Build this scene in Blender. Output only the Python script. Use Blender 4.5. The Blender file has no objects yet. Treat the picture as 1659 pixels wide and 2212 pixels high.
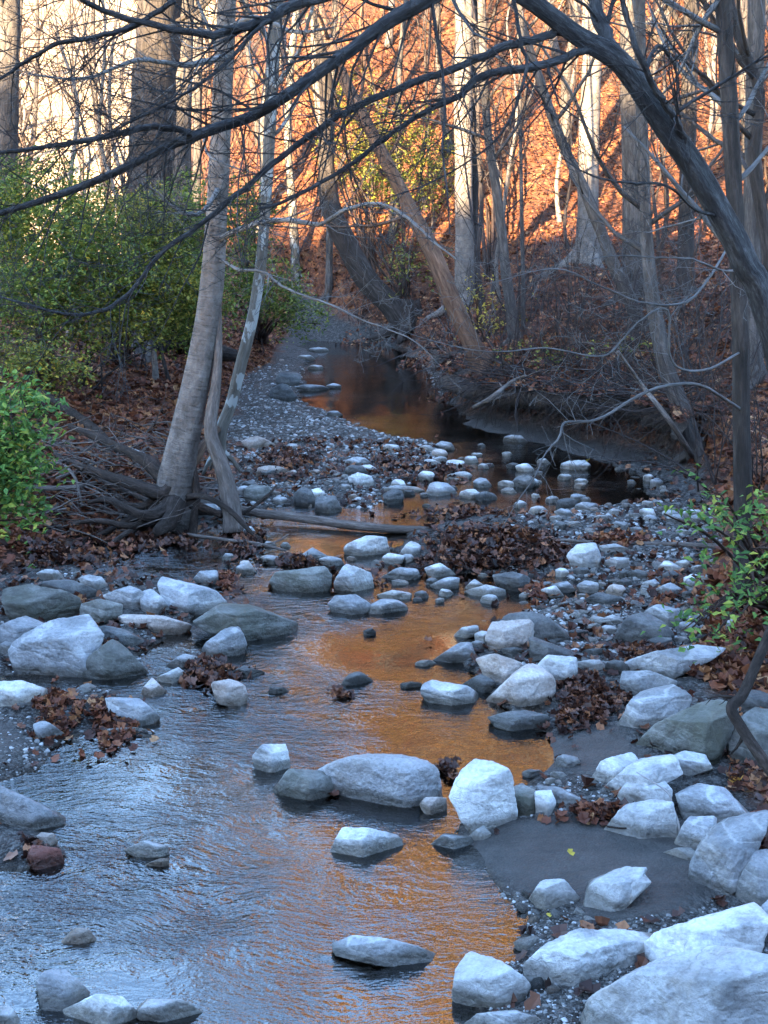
import bpy, bmesh, math, random
import numpy as np
from mathutils import Vector

# ------------------------------------------------------------------ camera, sky, sun, exposure
SC = bpy.context.scene
COL = SC.collection
CAM_Z, PITCH, VFOV = 2.6, math.radians(12.5), math.radians(42.0)
SUN_EL, SUN_AZ = math.radians(14.0), math.atan2(-0.45, -0.89)     # azimuth of the sun itself, from +Y towards +X
cam_d = bpy.data.cameras.new('camera'); cam = bpy.data.objects.new('camera', cam_d); COL.objects.link(cam)
cam.location = (0, 0, CAM_Z); cam.rotation_euler = (math.pi/2 - PITCH, 0, 0)
cam_d.sensor_fit = 'VERTICAL'; cam_d.sensor_height = 24; cam_d.lens = 12/math.tan(VFOV/2)
cam_d.clip_start = 0.05; cam_d.clip_end = 2000
SC.camera = cam
W_ = bpy.data.worlds.new('World'); SC.world = W_; W_.use_nodes = True
wn = W_.node_tree; bg = wn.nodes['Background']
sky = wn.nodes.new('ShaderNodeTexSky'); sky.sky_type = 'NISHITA'; sky.sun_disc = False
sky.sun_elevation = SUN_EL; sky.sun_rotation = SUN_AZ
sky.altitude = 200; sky.air_density = 1.0; sky.dust_density = 0.4; sky.ozone_density = 2.6
wn.links.new(sky.outputs[0], bg.inputs[0]); bg.inputs[1].default_value = 0.08
sun_l = bpy.data.lights.new('sun', 'SUN'); sun_l.energy = 2.9; sun_l.angle = math.radians(0.6); sun_l.color = (1.0, 0.75, 0.44)
sun_o = bpy.data.objects.new('sun', sun_l); COL.objects.link(sun_o)
sdir = Vector((math.sin(SUN_AZ)*math.cos(SUN_EL), math.cos(SUN_AZ)*math.cos(SUN_EL), math.sin(SUN_EL)))
sun_o.rotation_euler = (-sdir).to_track_quat('-Z', 'Y').to_euler(); sun_o.location = sdir*60
vs = SC.view_settings; vs.view_transform = 'Standard'; vs.look = 'None'; vs.gamma = 1.0; vs.exposure = 4.6
SC.render.engine = 'CYCLES'; SC.cycles.max_bounces = 6; SC.cycles.transparent_max_bounces = 12
SC.cycles.caustics_reflective = False; SC.cycles.caustics_refractive = False

# ------------------------------------------------------------------ picking real places: rays of the camera into the terrain
FPX = 1106/math.tan(VFOV/2); CP, SP = math.cos(PITCH), math.sin(PITCH)
CAM = np.array([0, 0, CAM_Z])
def ray(u, v):
    a = (u-829.5)/FPX; b = -(v-1106)/FPX
    return np.array([a, CP + b*SP, -SP + b*CP])
def G(u, v, z=0.0):
    d = ray(u, v); return CAM + d*((z-CAM_Z)/d[2])
def W(u, v, dist):
    d = ray(u, v); return CAM + d*(dist/d[1])

# ------------------------------------------------------------------ noise and mesh helpers
def _h(i, j, k, s):
    n = (i*374761393 + j*668265263 + k*2147483647 + s*974634777) & 0xffffffff
    n = ((n ^ (n >> 13))*1274126177) & 0xffffffff
    n = ((n ^ (n >> 16))*2246822519) & 0xffffffff
    return ((n ^ (n >> 15)) & 0xffff)/32767.5 - 1.0
def vnoise(p, seed=0):
    p = np.asarray(p, float); f = np.floor(p); i = f.astype(np.int64); t = p-f; t = t*t*(3-2*t)
    out = 0
    for a in (0, 1):
        for b in (0, 1):
            for c in (0, 1):
                w = (t[:, 0] if a else 1-t[:, 0])*(t[:, 1] if b else 1-t[:, 1])*(t[:, 2] if c else 1-t[:, 2])
                out = out + w*_h(i[:, 0]+a, i[:, 1]+b, i[:, 2]+c, seed)
    return out
def fbm(p, seed=0, octv=4, gain=0.5):
    p = np.asarray(p, float); o = 0; a = 1.0
    for k in range(octv):
        o = o + a*vnoise(p*(2.03**k)+k*7.3, seed+k*13); a *= gain
    return o
def n2(x, y, sc, seed=0, octv=3):
    return fbm(np.stack([np.ravel(x)*sc, np.ravel(y)*sc, np.zeros(np.size(x))+.37], 1), seed, octv).reshape(np.shape(x))
def ss(a, b, x):
    t = np.clip((x-a)/(b-a), 0, 1); return t*t*(3-2*t)
def new_mesh(name, V, quads=None, tris=None, smooth=True, attrs=None):
    V = np.asarray(V, np.float32).reshape(-1, 3)
    q = np.zeros((0, 4), np.int32) if quads is None else np.asarray(quads, np.int32).reshape(-1, 4)
    t = np.zeros((0, 3), np.int32) if tris is None else np.asarray(tris, np.int32).reshape(-1, 3)
    me = bpy.data.meshes.new(name)
    me.vertices.add(len(V)); me.vertices.foreach_set('co', V.ravel())
    li = np.concatenate([q.ravel(), t.ravel()]); me.loops.add(len(li)); me.loops.foreach_set('vertex_index', li)
    me.polygons.add(len(q)+len(t))
    st = np.concatenate([np.arange(len(q))*4, len(q)*4+np.arange(len(t))*3]).astype(np.int32)
    me.polygons.foreach_set('loop_start', st)
    me.polygons.foreach_set('use_smooth', np.full(len(q)+len(t), smooth))
    for k, a in (attrs or {}).items():
        at = me.attributes.new(k, 'FLOAT', 'POINT'); at.data.foreach_set('value', np.asarray(a, np.float32))
    me.update(calc_edges=True); me.validate()
    return me
def link(name, data, mat=None, parent=None, loc=None):
    o = bpy.data.objects.new(name, data); COL.objects.link(o)
    if mat is not None and data is not None and not data.materials: data.materials.append(mat)
    if parent is not None: o.parent = parent
    if loc is not None: o.location = loc
    return o
def tag(o, label=None, cat=None, group=None, kind=None):
    if label: o['label'] = label
    if cat: o['category'] = cat
    if group: o['group'] = group
    if kind: o['kind'] = kind
    return o
def thing(name, label, cat, loc=(0, 0, 0), group=None):
    return tag(link(name, None, loc=Vector(loc)), label, cat, group)
def copy_tree(o, parent=None):
    c = o.copy(); COL.objects.link(c); c.parent = parent
    for ch in list(o.children): copy_tree(ch, c)
    return c

class Tubes:
    def __init__(s): s.V = []; s.Q = []; s.T = []; s.C = []; s.n = 0
    def add(s, pts, rad, sides=5, cap=True, lump=0.0, seed=0, flute=0.0):
        pts = np.asarray(pts, float); k = len(pts); rad = np.broadcast_to(np.asarray(rad, float), (k,))
        tg = np.gradient(pts, axis=0); tg /= np.linalg.norm(tg, axis=1)[:, None]+1e-9
        up = np.array([0, 0, 1.0]) if abs(tg[0, 2]) < .9 else np.array([1.0, 0, 0])
        A = np.empty((k, 3)); a = np.cross(tg[0], up)
        for i in range(k):
            a = a - tg[i]*a.dot(tg[i]); a = a/(math.sqrt(a.dot(a))+1e-9); A[i] = a
        B = np.cross(tg, A)
        th = np.arange(sides)*(2*math.pi/sides)
        r = rad[:, None]*np.ones(sides)[None]
        if lump > 0:
            q = np.stack([np.tile(np.cos(th)*1.3, (k, 1)), np.tile(np.sin(th)*1.3, (k, 1)),
                          np.repeat(np.cumsum(np.r_[0, np.linalg.norm(np.diff(pts, axis=0), axis=1)])[:, None]*3, sides, 1)], 2).reshape(-1, 3)
            r = r*(1+lump*fbm(q, seed, 3).reshape(k, sides))
        if flute > 0:
            sl = np.cumsum(np.r_[0, np.linalg.norm(np.diff(pts, axis=0), axis=1)])[:, None]
            r = r*(1+flute*np.cos(3*th[None]+sl*.9+seed)+flute*.6*np.cos(5*th[None]-sl*1.3)+flute*.5*vnoise(np.stack([sl[:, 0]*4, sl[:, 0]*0, sl[:, 0]*0+.5], 1), seed)[:, None])
        ring = pts[:, None] + (A[:, None]*np.cos(th)[None, :, None] + B[:, None]*np.sin(th)[None, :, None])*r[:, :, None]
        s.V.append(ring.reshape(-1, 3))
        sl_ = np.cumsum(np.r_[0, np.linalg.norm(np.diff(pts, axis=0), axis=1)])
        cc = np.stack([np.cos(th)[None]*rad[:, None], np.sin(th)[None]*rad[:, None], np.repeat(sl_[:, None], sides, 1)], 2).reshape(-1, 3)+(s.n % 97)*.37; s.C.append(cc)
        i = np.arange(k-1)[:, None]*sides; j = np.arange(sides)[None]; j2 = (j+1) % sides
        s.Q.append((s.n + np.stack([i+j, i+j2, i+sides+j2, i+sides+j], 2)).reshape(-1, 4))
        s.n += k*sides
        if cap:
            s.V.append(pts[[0, -1]]); s.C.append(cc[[0, -1]])
            jj = np.arange(sides); j2 = (jj+1) % sides; b = s.n - k*sides
            s.T.append(np.stack([b+j2, b+jj, np.full(sides, s.n)], 1))
            e = b+(k-1)*sides
            s.T.append(np.stack([e+jj, e+j2, np.full(sides, s.n+1)], 1)); s.n += 2
        return s
    def mesh(s, name, org=(0, 0, 0)):
        V = np.concatenate(s.V)-np.asarray(org, float)
        me = new_mesh(name, V, np.concatenate(s.Q), np.concatenate(s.T) if s.T else None)
        at = me.attributes.new('tube', 'FLOAT_VECTOR', 'POINT'); at.data.foreach_set('vector', np.concatenate(s.C).astype(np.float32).ravel())
        return me
def smooth_path(P, per=4):
    P = np.asarray(P, float)
    if len(P) < 3: return np.array([P[0]+(P[-1]-P[0])*t for t in np.linspace(0, 1, per+1)])
    Q = np.vstack([2*P[0]-P[1], P, 2*P[-1]-P[-2]]); out = []
    for i in range(1, len(Q)-2):
        a, b, c, d = Q[i-1], Q[i], Q[i+1], Q[i+2]
        for t in np.arange(per)/per:
            out.append(.5*((2*b)+(c-a)*t+(2*a-5*b+4*c-d)*t*t+(-a+3*b-3*c+d)*t**3))
    out.append(P[-1]); return np.array(out)
def rpath(P, R, per=4):
    q = smooth_path(np.column_stack([np.asarray(P, float), R]), per); return q[:, :3], np.maximum(q[:, 3], .0008)
def perp(d, rng):
    v = rng.normal(size=3); v -= d*v.dot(d); return v/(np.linalg.norm(v)+1e-9)
def grow(tb, p, d, L, r, lev, top, rng, trop=0.06, kids=(5, 4, 3), wob=0.16, ang=(.55, 1.05)):
    k = max(3, min(9, int(3+L*3))); pts = [np.array(p, float)]; d = np.array(d, float); d /= np.linalg.norm(d)
    for i in range(k):
        d = d + rng.normal(size=3)*wob; d[2] += trop; d /= np.linalg.norm(d)
        pts.append(pts[-1] + d*L/k)
    pts = np.array(pts); rad = np.linspace(r, max(r*.28, .0011), len(pts))
    tb.add(pts, rad, 6 if r > .03 else 4 if r > .008 else 3, cap=r > .01)
    if lev < top: spawn(tb, pts, rad, kids[min(lev, len(kids)-1)], L, lev, top, rng, trop, kids, wob, ang)
def spawn(tb, pts, rad, n, L, lev, top, rng, trop=0.06, kids=(5, 4, 3), wob=0.16, ang=(.55, 1.05), lo=.2, frac=(.3, .6), rmul=.55):
    for c in range(n):
        t = lo + (1-lo)*(c+rng.random())/n; f = t*(len(pts)-1); i = min(int(f), len(pts)-2)
        p = pts[i]+(pts[i+1]-pts[i])*(f-i); d = pts[i+1]-pts[i]; d = d/(np.linalg.norm(d)+1e-9)
        a = rng.uniform(*ang); dd = d*math.cos(a)+perp(d, rng)*math.sin(a)
        grow(tb, p, dd, L*rng.uniform(*frac)*(1.15-.5*t), max(.0012, rad[i]*rmul*rng.uniform(.6, 1)), lev+1, top, rng, trop, kids, wob, ang)

# ------------------------------------------------------------------ materials
MAT = {}
def nm(name):
    m = bpy.data.materials.new(name); m.use_nodes = True; nt = m.node_tree
    for n in list(nt.nodes): nt.nodes.remove(n)
    out = nt.nodes.new('ShaderNodeOutputMaterial'); MAT[name] = m
    def N(t, ins=None, **kw):
        n = nt.nodes.new('ShaderNode'+t)
        for k, v in kw.items(): setattr(n, k, v)
        for k, v in (ins or {}).items():
            if isinstance(v, bpy.types.NodeSocket): nt.links.new(v, n.inputs[k])
            else: n.inputs[k].default_value = v
        return n
    def ramp(fac, stops, mode='LINEAR'):
        n = N('ValToRGB', {0: fac}); e = n.color_ramp.elements; n.color_ramp.interpolation = mode
        while len(e) < len(stops): e.new(.5)
        for x, (p, c) in zip(e, stops): x.position = p; x.color = (*c, 1) if len(c) == 3 else c
        return n.outputs[0]
    def mix(f, a, b, blend='MIX'):
        n = N('Mix', data_type='RGBA', blend_type=blend)
        for k, v in ((0, f), (6, a), (7, b)):
            if isinstance(v, bpy.types.NodeSocket): nt.links.new(v, n.inputs[k])
            else: n.inputs[k].default_value = (*v, 1) if isinstance(v, tuple) and len(v) == 3 else v
        return n.outputs[2]
    def math_(op, a, b=0.0, c=0.0):
        return N('Math', {0: a, 1: b, 2: c}, operation=op).outputs[0]
    def done(sh): nt.links.new(sh, out.inputs[0]); return m
    return N, ramp, mix, math_, done
def rock_mat(name, cols, wet=(.34, .31, .27), vein=.5, rough=.75, bump=.5, lichen=None):
    N, ramp, mix, M, done = nm(name)
    tc = N('TexCoord'); oi = N('ObjectInfo'); geo = N('NewGeometry')
    off = N('VectorMath', {0: tc.outputs['Object'], 1: N('VectorMath', {0: oi.outputs['Random'], 1: (37, 91, 53)}, operation='MULTIPLY').outputs[0]}, operation='ADD').outputs[0]
    n1 = N('TexNoise', {'Vector': off, 'Scale': 5.0, 'Detail': 8.0, 'Roughness': .65})
    base = ramp(n1.outputs[0], [(.32, cols[0]), (.5, cols[1]), (.68, cols[2])])
    n2_ = N('TexNoise', {'Vector': off, 'Scale': 60.0, 'Detail': 4.0, 'Roughness': .7})
    base = mix(.55, base, ramp(n2_.outputs[0], [(.3, (.3, .3, .3)), (.7, (.78, .78, .78))]), 'OVERLAY')
    mp = N('Mapping', {'Vector': off, 'Rotation': (.5, .3, .8), 'Scale': (1.6, 1.6, 7)})
    w = N('TexWave', {'Vector': mp.outputs[0], 'Scale': .9, 'Distortion': 9.0, 'Detail': 5.0, 'Detail Scale': 1.6}, wave_type='BANDS')
    v = ramp(w.outputs[0], [(.0, (1, 1, 1)), (.09, (0, 0, 0))])
    base = mix(M('MULTIPLY', v, vein), base, tuple(min(.62, c*1.35+.04) for c in cols[2]))
    n3 = N('TexNoise', {'Vector': off, 'Scale': 2.2, 'Detail': 5.0, 'Roughness': .6})
    cw = N('VectorMath', {0: off, 1: N('VectorMath', {0: N('TexNoise', {'Vector': off, 'Scale': 7.0, 'Detail': 5.0}).outputs[1], 1: (.35, .35, .35)}, operation='MULTIPLY').outputs[0]}, operation='ADD').outputs[0]
    ck = N('TexVoronoi', {'Vector': cw, 'Scale': 3.2}, feature='DISTANCE_TO_EDGE').outputs['Distance']
    crk = M('MULTIPLY', ramp(ck, [(0.0, (1, 1, 1)), (.018, (0, 0, 0))]), ramp(n1.outputs[0], [(.5, (0, 0, 0)), (.62, (1, 1, 1))]))
    base = mix(M('MULTIPLY', crk, .3), base, tuple(c*.3 for c in cols[0]))
    if lichen: base = mix(ramp(n3.outputs[0], [(.48, (0, 0, 0)), (.62, (.8, .8, .8))]), base, lichen)
    stn = N('TexNoise', {'Vector': off, 'Scale': 3.4, 'Detail': 6.0, 'Roughness': .7, 'Distortion': .6}).outputs[0]
    base = mix(ramp(stn, [(.52, (0, 0, 0)), (.70, (.55, .55, .55))]), base, mix(1.0, base, (.62, .50, .38), 'MULTIPLY'))
    tint = N('HueSaturation', {'Color': base, 'Value': M('MULTIPLY_ADD', oi.outputs['Random'], .45, .75)})
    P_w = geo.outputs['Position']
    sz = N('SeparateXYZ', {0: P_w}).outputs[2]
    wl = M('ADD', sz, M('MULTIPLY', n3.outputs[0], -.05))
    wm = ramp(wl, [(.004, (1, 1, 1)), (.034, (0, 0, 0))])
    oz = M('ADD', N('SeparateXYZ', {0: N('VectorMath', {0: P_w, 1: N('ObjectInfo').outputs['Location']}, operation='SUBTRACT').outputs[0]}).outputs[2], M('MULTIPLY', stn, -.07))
    foot_dark = ramp(oz, [(0.0, (.85, .85, .85)), (.03, (0, 0, 0))])  # darkens each rock towards its foot, above the waterline too
    wm = M('MAXIMUM', wm, foot_dark)
    wet_and_foot = mix(1.0, tint.outputs[0], wet, 'MULTIPLY')
    colr = mix(wm, tint.outputs[0], wet_and_foot)
    h = M('SUBTRACT', M('ADD', M('ADD', n1.outputs[0], M('MULTIPLY', n2_.outputs[0], .4)), M('MULTIPLY', w.outputs[0], .15)), M('MULTIPLY', crk, .15))
    bm = N('Bump', {'Height': h, 'Strength': bump*1.4, 'Distance': .035})
    rg = M('MULTIPLY_ADD', wm, -.4, rough)
    return done(N('BsdfPrincipled', {'Base Color': colr, 'Roughness': rg, 'Normal': bm.outputs[0], 'Specular IOR Level': .35}).outputs[0])
rock_mat('limestone_pale', [(.22, .22, .22), (.42, .42, .42), (.62, .62, .605)], vein=.35)
rock_mat('limestone_grey', [(.16, .165, .17), (.26, .265, .275), (.40, .40, .40)], vein=.38)
rock_mat('limestone_dark', [(.055, .056, .058), (.10, .10, .10), (.16, .16, .155)], vein=.2)
rock_mat('limestone_olive', [(.075, .074, .066), (.14, .138, .126), (.24, .24, .225)], vein=.25, lichen=(.085, .085, .062))
rock_mat('rock_tan', [(.24, .19, .16), (.38, .33, .30), (.50, .46, .43)], vein=.2)
rock_mat('concrete', [(.27, .27, .28), (.34, .34, .35), (.40, .40, .40)], vein=0, bump=.8)
rock_mat('rock_red', [(.09, .03, .02), (.16, .055, .04), (.22, .10, .08)], vein=0)

def ground_mat():
    N, ramp, mix, M, done = nm('ground')
    geo = N('NewGeometry'); P = geo.outputs['Position']
    bed = N('Attribute', attribute_name='bed').outputs['Fac']; mud = N('Attribute', attribute_name='mud').outputs['Fac']
    sz = N('SeparateXYZ', {0: P}).outputs[2]
    big = N('TexNoise', {'Vector': P, 'Scale': .35, 'Detail': 5.0, 'Roughness': .6}).outputs[0]
    wp = N('VectorMath', {0: P, 1: N('VectorMath', {0: N('TexNoise', {'Vector': P, 'Scale': 9.0, 'Detail': 3.0}).outputs[1], 1: (.09, .09, .09)}, operation='MULTIPLY').outputs[0]}, operation='ADD').outputs[0]
    v1 = N('TexVoronoi', {'Vector': wp, 'Scale': 11.0}); v2 = N('TexVoronoi', {'Vector': wp, 'Scale': 23.0})
    c1 = ramp(N('SeparateColor', {0: v1.outputs['Color']}).outputs[0], [(0, (.016, .007, .005)), (.3, (.055, .018, .009)), (.55, (.12, .036, .013)), (.8, (.22, .070, .022)), (1, (.34, .15, .055))])
    c2 = ramp(N('SeparateColor', {0: v2.outputs['Color']}).outputs[1], [(0, (.05, .022, .014)), (.5, (.17, .06, .024)), (1, (.30, .12, .05))])
    lit = mix(.45, c1, c2)
    lit = mix(ramp(big, [(.42, (0, 0, 0)), (.62, (.9, .9, .9))]), lit, mix(.7, lit, (.035, .013, .009)))
    # gravel and wet bed
    g1 = N('TexVoronoi', {'Vector': P, 'Scale': 34.0}); g2 = N('TexVoronoi', {'Vector': P, 'Scale': 95.0})
    gr = mix(.5, ramp(N('SeparateColor', {0: g1.outputs['Color']}).outputs[0], [(0, (.012, .010, .009)), (.5, (.040, .034, .030)), (1, (.15, .14, .13))]),
             ramp(N('SeparateColor', {0: g2.outputs['Color']}).outputs[0], [(0, (.011, .009, .008)), (.6, (.040, .035, .031)), (1, (.15, .145, .14))]))
    under = ramp(sz, [(0.0, (1, 1, 1)), (.012, (0, 0, 0))])
    gr = mix(under, gr, mix(1.0, gr, (.50, .37, .25), 'MULTIPLY'))
    md = ramp(N('TexNoise', {'Vector': P, 'Scale': 6.0, 'Detail': 7.0, 'Roughness': .65}).outputs[0], [(.3, (.034, .030, .027)), (.7, (.066, .059, .054))])
    st_ = N('TexNoise', {'Vector': N('Mapping', {'Vector': P, 'Scale': (5, 13, 5)}).outputs[0], 'Scale': 1.0, 'Detail': 6.0, 'Roughness': .7}).outputs[0]
    md = mix(ramp(st_, [(.56, (0, 0, 0)), (.68, (.8, .8, .8))]), md, (.03, .027, .025))
    md = mix(.35, md, ramp(N('TexNoise', {'Vector': P, 'Scale': 140.0, 'Detail': 2.0}).outputs[0], [(.35, (.3, .3, .3)), (.65, (.75, .75, .75))]), 'OVERLAY')
    gr = mix(mud, gr, md)
    straw_glow = N('Attribute', attribute_name='straw_glow').outputs['Fac']
    lit = mix(straw_glow, lit, mix(.35, (.60, .47, .30), c1))  # pale straw field; its blown-out sunlit glow is put into the colour
    col = mix(bed, lit, gr)
    hl = M('ADD', M('MULTIPLY', v1.outputs['Distance'], -1.0), M('MULTIPLY', v2.outputs['Distance'], -.6))
    hg = M('ADD', M('MULTIPLY', g1.outputs['Distance'], -.5), M('MULTIPLY', g2.outputs['Distance'], -.3))
    hg = M('MULTIPLY', hg, M('SUBTRACT', 1.0, M('MULTIPLY', mud, .75)))
    h = N('Mix', {0: bed, 2: hl, 3: hg}, data_type='FLOAT').outputs[0]
    bm = N('Bump', {'Height': h, 'Strength': .7, 'Distance': .06})
    rg = M('SUBTRACT', .85, M('MULTIPLY', mud, .2))
    return done(N('BsdfPrincipled', {'Base Color': col, 'Roughness': rg, 'Normal': bm.outputs[0], 'Specular IOR Level': .3}).outputs[0])
ground_mat()
def water_mat():
    N, ramp, mix, M, done = nm('water')
    P = N('NewGeometry').outputs['Position']
    warp = N('VectorMath', {0: P, 1: N('VectorMath', {0: N('TexNoise', {'Vector': P, 'Scale': 1.6, 'Detail': 2.0}).outputs[1], 1: (.45, .45, 0)}, operation='MULTIPLY').outputs[0]}, operation='ADD').outputs[0]
    m1 = N('Mapping', {'Vector': warp, 'Scale': (1.0, 1.9, 1), 'Rotation': (0, 0, .25)})
    a = N('TexNoise', {'Vector': m1.outputs[0], 'Scale': 10.0, 'Detail': 3.0, 'Roughness': .55}).outputs[0]
    b = N('TexNoise', {'Vector': m1.outputs[0], 'Scale': 38.0, 'Detail': 2.0, 'Roughness': .5}).outputs[0]
    c = N('TexNoise', {'Vector': P, 'Scale': .55, 'Detail': 3.0}).outputs[0]
    y = N('SeparateXYZ', {0: P}).outputs[1]
    calm = N('MapRange', {0: y, 1: 14.5, 2: 18.5, 3: 1.0, 4: .18}).outputs[0]
    x_ = N('SeparateXYZ', {0: P}).outputs[0]
    glide = N('MapRange', {0: x_, 1: -.7, 2: .15, 3: 1.0, 4: .36}).outputs[0]
    st = M('MULTIPLY', M('MULTIPLY', N('MapRange', {0: c, 1: .38, 2: .62, 3: .14, 4: 1.0}).outputs[0], calm), glide)
    sw_ = N('TexNoise', {'Vector': warp, 'Scale': 2.6, 'Detail': 2.0}).outputs[0]
    bm = N('Bump', {'Height': M('ADD', M('ADD', M('MULTIPLY', a, .8), M('MULTIPLY', b, .30)), M('MULTIPLY', sw_, 1.3)), 'Strength': M('MULTIPLY', st, .62), 'Distance': .06})
    fr = N('Fresnel', {'IOR': 2.15, 'Normal': bm.outputs[0]})
    gl = N('BsdfGlossy', {'Color': (1, 1, 1, 1), 'Roughness': .035, 'Normal': bm.outputs[0]})
    tr = N('BsdfTransparent', {'Color': (.55, .48, .38, 1)})
    return done(N('MixShader', {0: fr.outputs[0], 1: tr.outputs[0], 2: gl.outputs[0]}).outputs[0])
water_mat()
def bark_mat(name, a, b, c, sz=(14, 14, 2.2), bump=.8, patch=None, lent=False):
    N, ramp, mix, M, done = nm(name)
    tc = N('TexCoord'); oi = N('ObjectInfo')
    off = N('VectorMath', {0: N('Attribute', attribute_name='tube').outputs['Vector'], 1: N('VectorMath', {0: oi.outputs['Random'], 1: (13, 17, 29)}, operation='MULTIPLY').outputs[0]}, operation='ADD').outputs[0]
    mp = N('Mapping', {'Vector': off, 'Scale': sz})
    n1 = N('TexNoise', {'Vector': mp.outputs[0], 'Scale': 1.6, 'Detail': 6.0, 'Roughness': .65}).outputs[0]
    n2_ = N('TexNoise', {'Vector': off, 'Scale': 1.7, 'Detail': 5.0, 'Roughness': .6}).outputs[0]
    n0 = N('TexNoise', {'Vector': mp.outputs[0], 'Scale': 5.5, 'Detail': 4.0, 'Roughness': .7}).outputs[0]
    n1 = M('ADD', M('MULTIPLY', n1, .65), M('MULTIPLY', n0, .35))
    col = ramp(n1, [(.36, a), (.5, b), (.64, c)])
    col = mix(ramp(n2_, [(.4, (0, 0, 0)), (.7, (.7, .7, .7))]), col, tuple(x*.55 for x in b))
    h = n1
    if patch:
        mp2 = N('Mapping', {'Vector': off, 'Scale': (4, 4, 2.2)})
        n3 = N('TexNoise', {'Vector': mp2.outputs[0], 'Scale': 1.9, 'Detail': 4.0, 'Roughness': .55}).outputs[0]
        col = mix(ramp(n3, [(.55, (0, 0, 0)), (.58, (1, 1, 1))]), col, patch)
    if lent:
        mp3 = N('Mapping', {'Vector': off, 'Scale': (5, 5, 26)})
        n4 = N('TexNoise', {'Vector': mp3.outputs[0], 'Scale': 1.5, 'Detail': 4.0, 'Roughness': .6}).outputs[0]
        col = mix(ramp(n4, [(.60, (0, 0, 0)), (.72, (.7, .7, .7))]), col, tuple(x*.45 for x in a)); h = M('ADD', n1, M('MULTIPLY', n4, -.6))
    bm = N('Bump', {'Height': h, 'Strength': bump, 'Distance': .05})
    return done(N('BsdfPrincipled', {'Base Color': col, 'Roughness': .85, 'Normal': bm.outputs[0], 'Specular IOR Level': .2}).outputs[0])
bark_mat('bark_grey', (.028, .023, .021), (.075, .064, .058), (.15, .132, .122))
bark_mat('bark_dark', (.014, .012, .011), (.038, .031, .028), (.085, .07, .063))
bark_mat('bark_smooth', (.085, .07, .062), (.145, .122, .108), (.22, .19, .172), sz=(3, 3, 2), bump=.5, lent=True)
bark_mat('bark_trunk', (.06, .048, .042), (.125, .104, .092), (.20, .172, .155), sz=(5, 5, 3), bump=.8, lent=True)
bark_mat('bark_brown', (.05, .03, .021), (.13, .075, .05), (.22, .14, .10))
bark_mat('bark_sycamore', (.06, .05, .042), (.11, .095, .08), (.17, .15, .13), patch=(.25, .25, .24), bump=.35)
bark_mat('bark_weathered', (.016, .016, .018), (.045, .045, .048), (.11, .112, .12), sz=(22, 22, 5.0), bump=1.0)
bark_mat('deadwood', (.06, .047, .04), (.13, .105, .092), (.24, .205, .185), sz=(20, 20, 4))
bark_mat('deadwood_pale', (.26, .235, .22), (.36, .33, .32), (.46, .43, .42), sz=(20, 20, 4), bump=.4)
bark_mat('twig_grey', (.018, .013, .012), (.042, .033, .031), (.095, .08, .078), bump=.2)
bark_mat('twig_pale', (.06, .057, .057), (.12, .116, .116), (.21, .205, .208), bump=.6)
bark_mat('twig_brown', (.025, .016, .012), (.055, .035, .027), (.11, .072, .056), bump=.2)
bark_mat('root_dark', (.012, .009, .007), (.035, .025, .02), (.085, .062, .052), sz=(18, 18, 6))
def leaf_mat(name, stops, trans=.32, rough=.6):
    N, ramp, mix, M, done = nm(name)
    r = N('Attribute', attribute_name='rnd').outputs['Fac']
    col = ramp(r, stops)
    nz = N('TexNoise', {'Vector': N('TexCoord').outputs['Object'], 'Scale': 40.0, 'Detail': 2.0}).outputs[0]
    col = mix(.5, col, ramp(nz, [(.3, (.28, .28, .28)), (.7, (.75, .75, .75))]), 'OVERLAY')
    p = N('BsdfPrincipled', {'Base Color': col, 'Roughness': rough, 'Specular IOR Level': .3})
    t = N('BsdfTranslucent', {'Color': col})
    return done(N('MixShader', {0: trans, 1: p.outputs[0], 2: t.outputs[0]}).outputs[0])
leaf_mat('leaf_green', [(0, (.045, .075, .016)), (.45, (.085, .125, .024)), (.8, (.15, .18, .03)), (1, (.28, .26, .045))])
leaf_mat('leaf_bright', [(0, (.045, .11, .028)), (.5, (.095, .20, .045)), (.8, (.18, .28, .05)), (1, (.36, .36, .06))])
leaf_mat('leaf_yellowgreen', [(0, (.06, .085, .016)), (.5, (.13, .145, .025)), (1, (.32, .26, .04))])
leaf_mat('leaf_gold', [(0, (.32, .15, .045)), (.5, (.48, .27, .08)), (1, (.62, .42, .16))])
leaf_mat('leaf_yellow', [(0, (.28, .22, .03)), (.5, (.45, .33, .04)), (1, (.58, .44, .07))])
leaf_mat('leaf_litter', [(0, (.024, .011, .008)), (.35, (.09, .030, .018)), (.7, (.19, .062, .030)), (.92, (.28, .12, .052)), (1, (.36, .20, .10))], trans=.12)
leaf_mat('leaf_wet', [(0, (.014, .007, .006)), (.5, (.062, .025, .017)), (.85, (.14, .055, .030)), (1, (.28, .12, .055))], trans=.08, rough=.4)
leaf_mat('leaf_orange', [(0, (.18, .055, .015)), (.5, (.36, .13, .025)), (1, (.52, .26, .05))])
def gravel_mat():
    N, ramp, mix, M, done = nm('gravel')
    r = N('Attribute', attribute_name='rnd').outputs['Fac']
    col = ramp(r, [(0, (.02, .018, .016)), (.35, (.07, .065, .06)), (.75, (.18, .175, .17)), (1, (.38, .38, .38))])
    nz = N('TexNoise', {'Scale': 30.0, 'Detail': 4.0}).outputs[0]
    col = mix(.5, col, ramp(nz, [(.3, (.3, .3, .3)), (.7, (.72, .72, .72))]), 'OVERLAY')
    return done(N('BsdfPrincipled', {'Base Color': col, 'Roughness': .75}).outputs[0])
gravel_mat()

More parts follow.
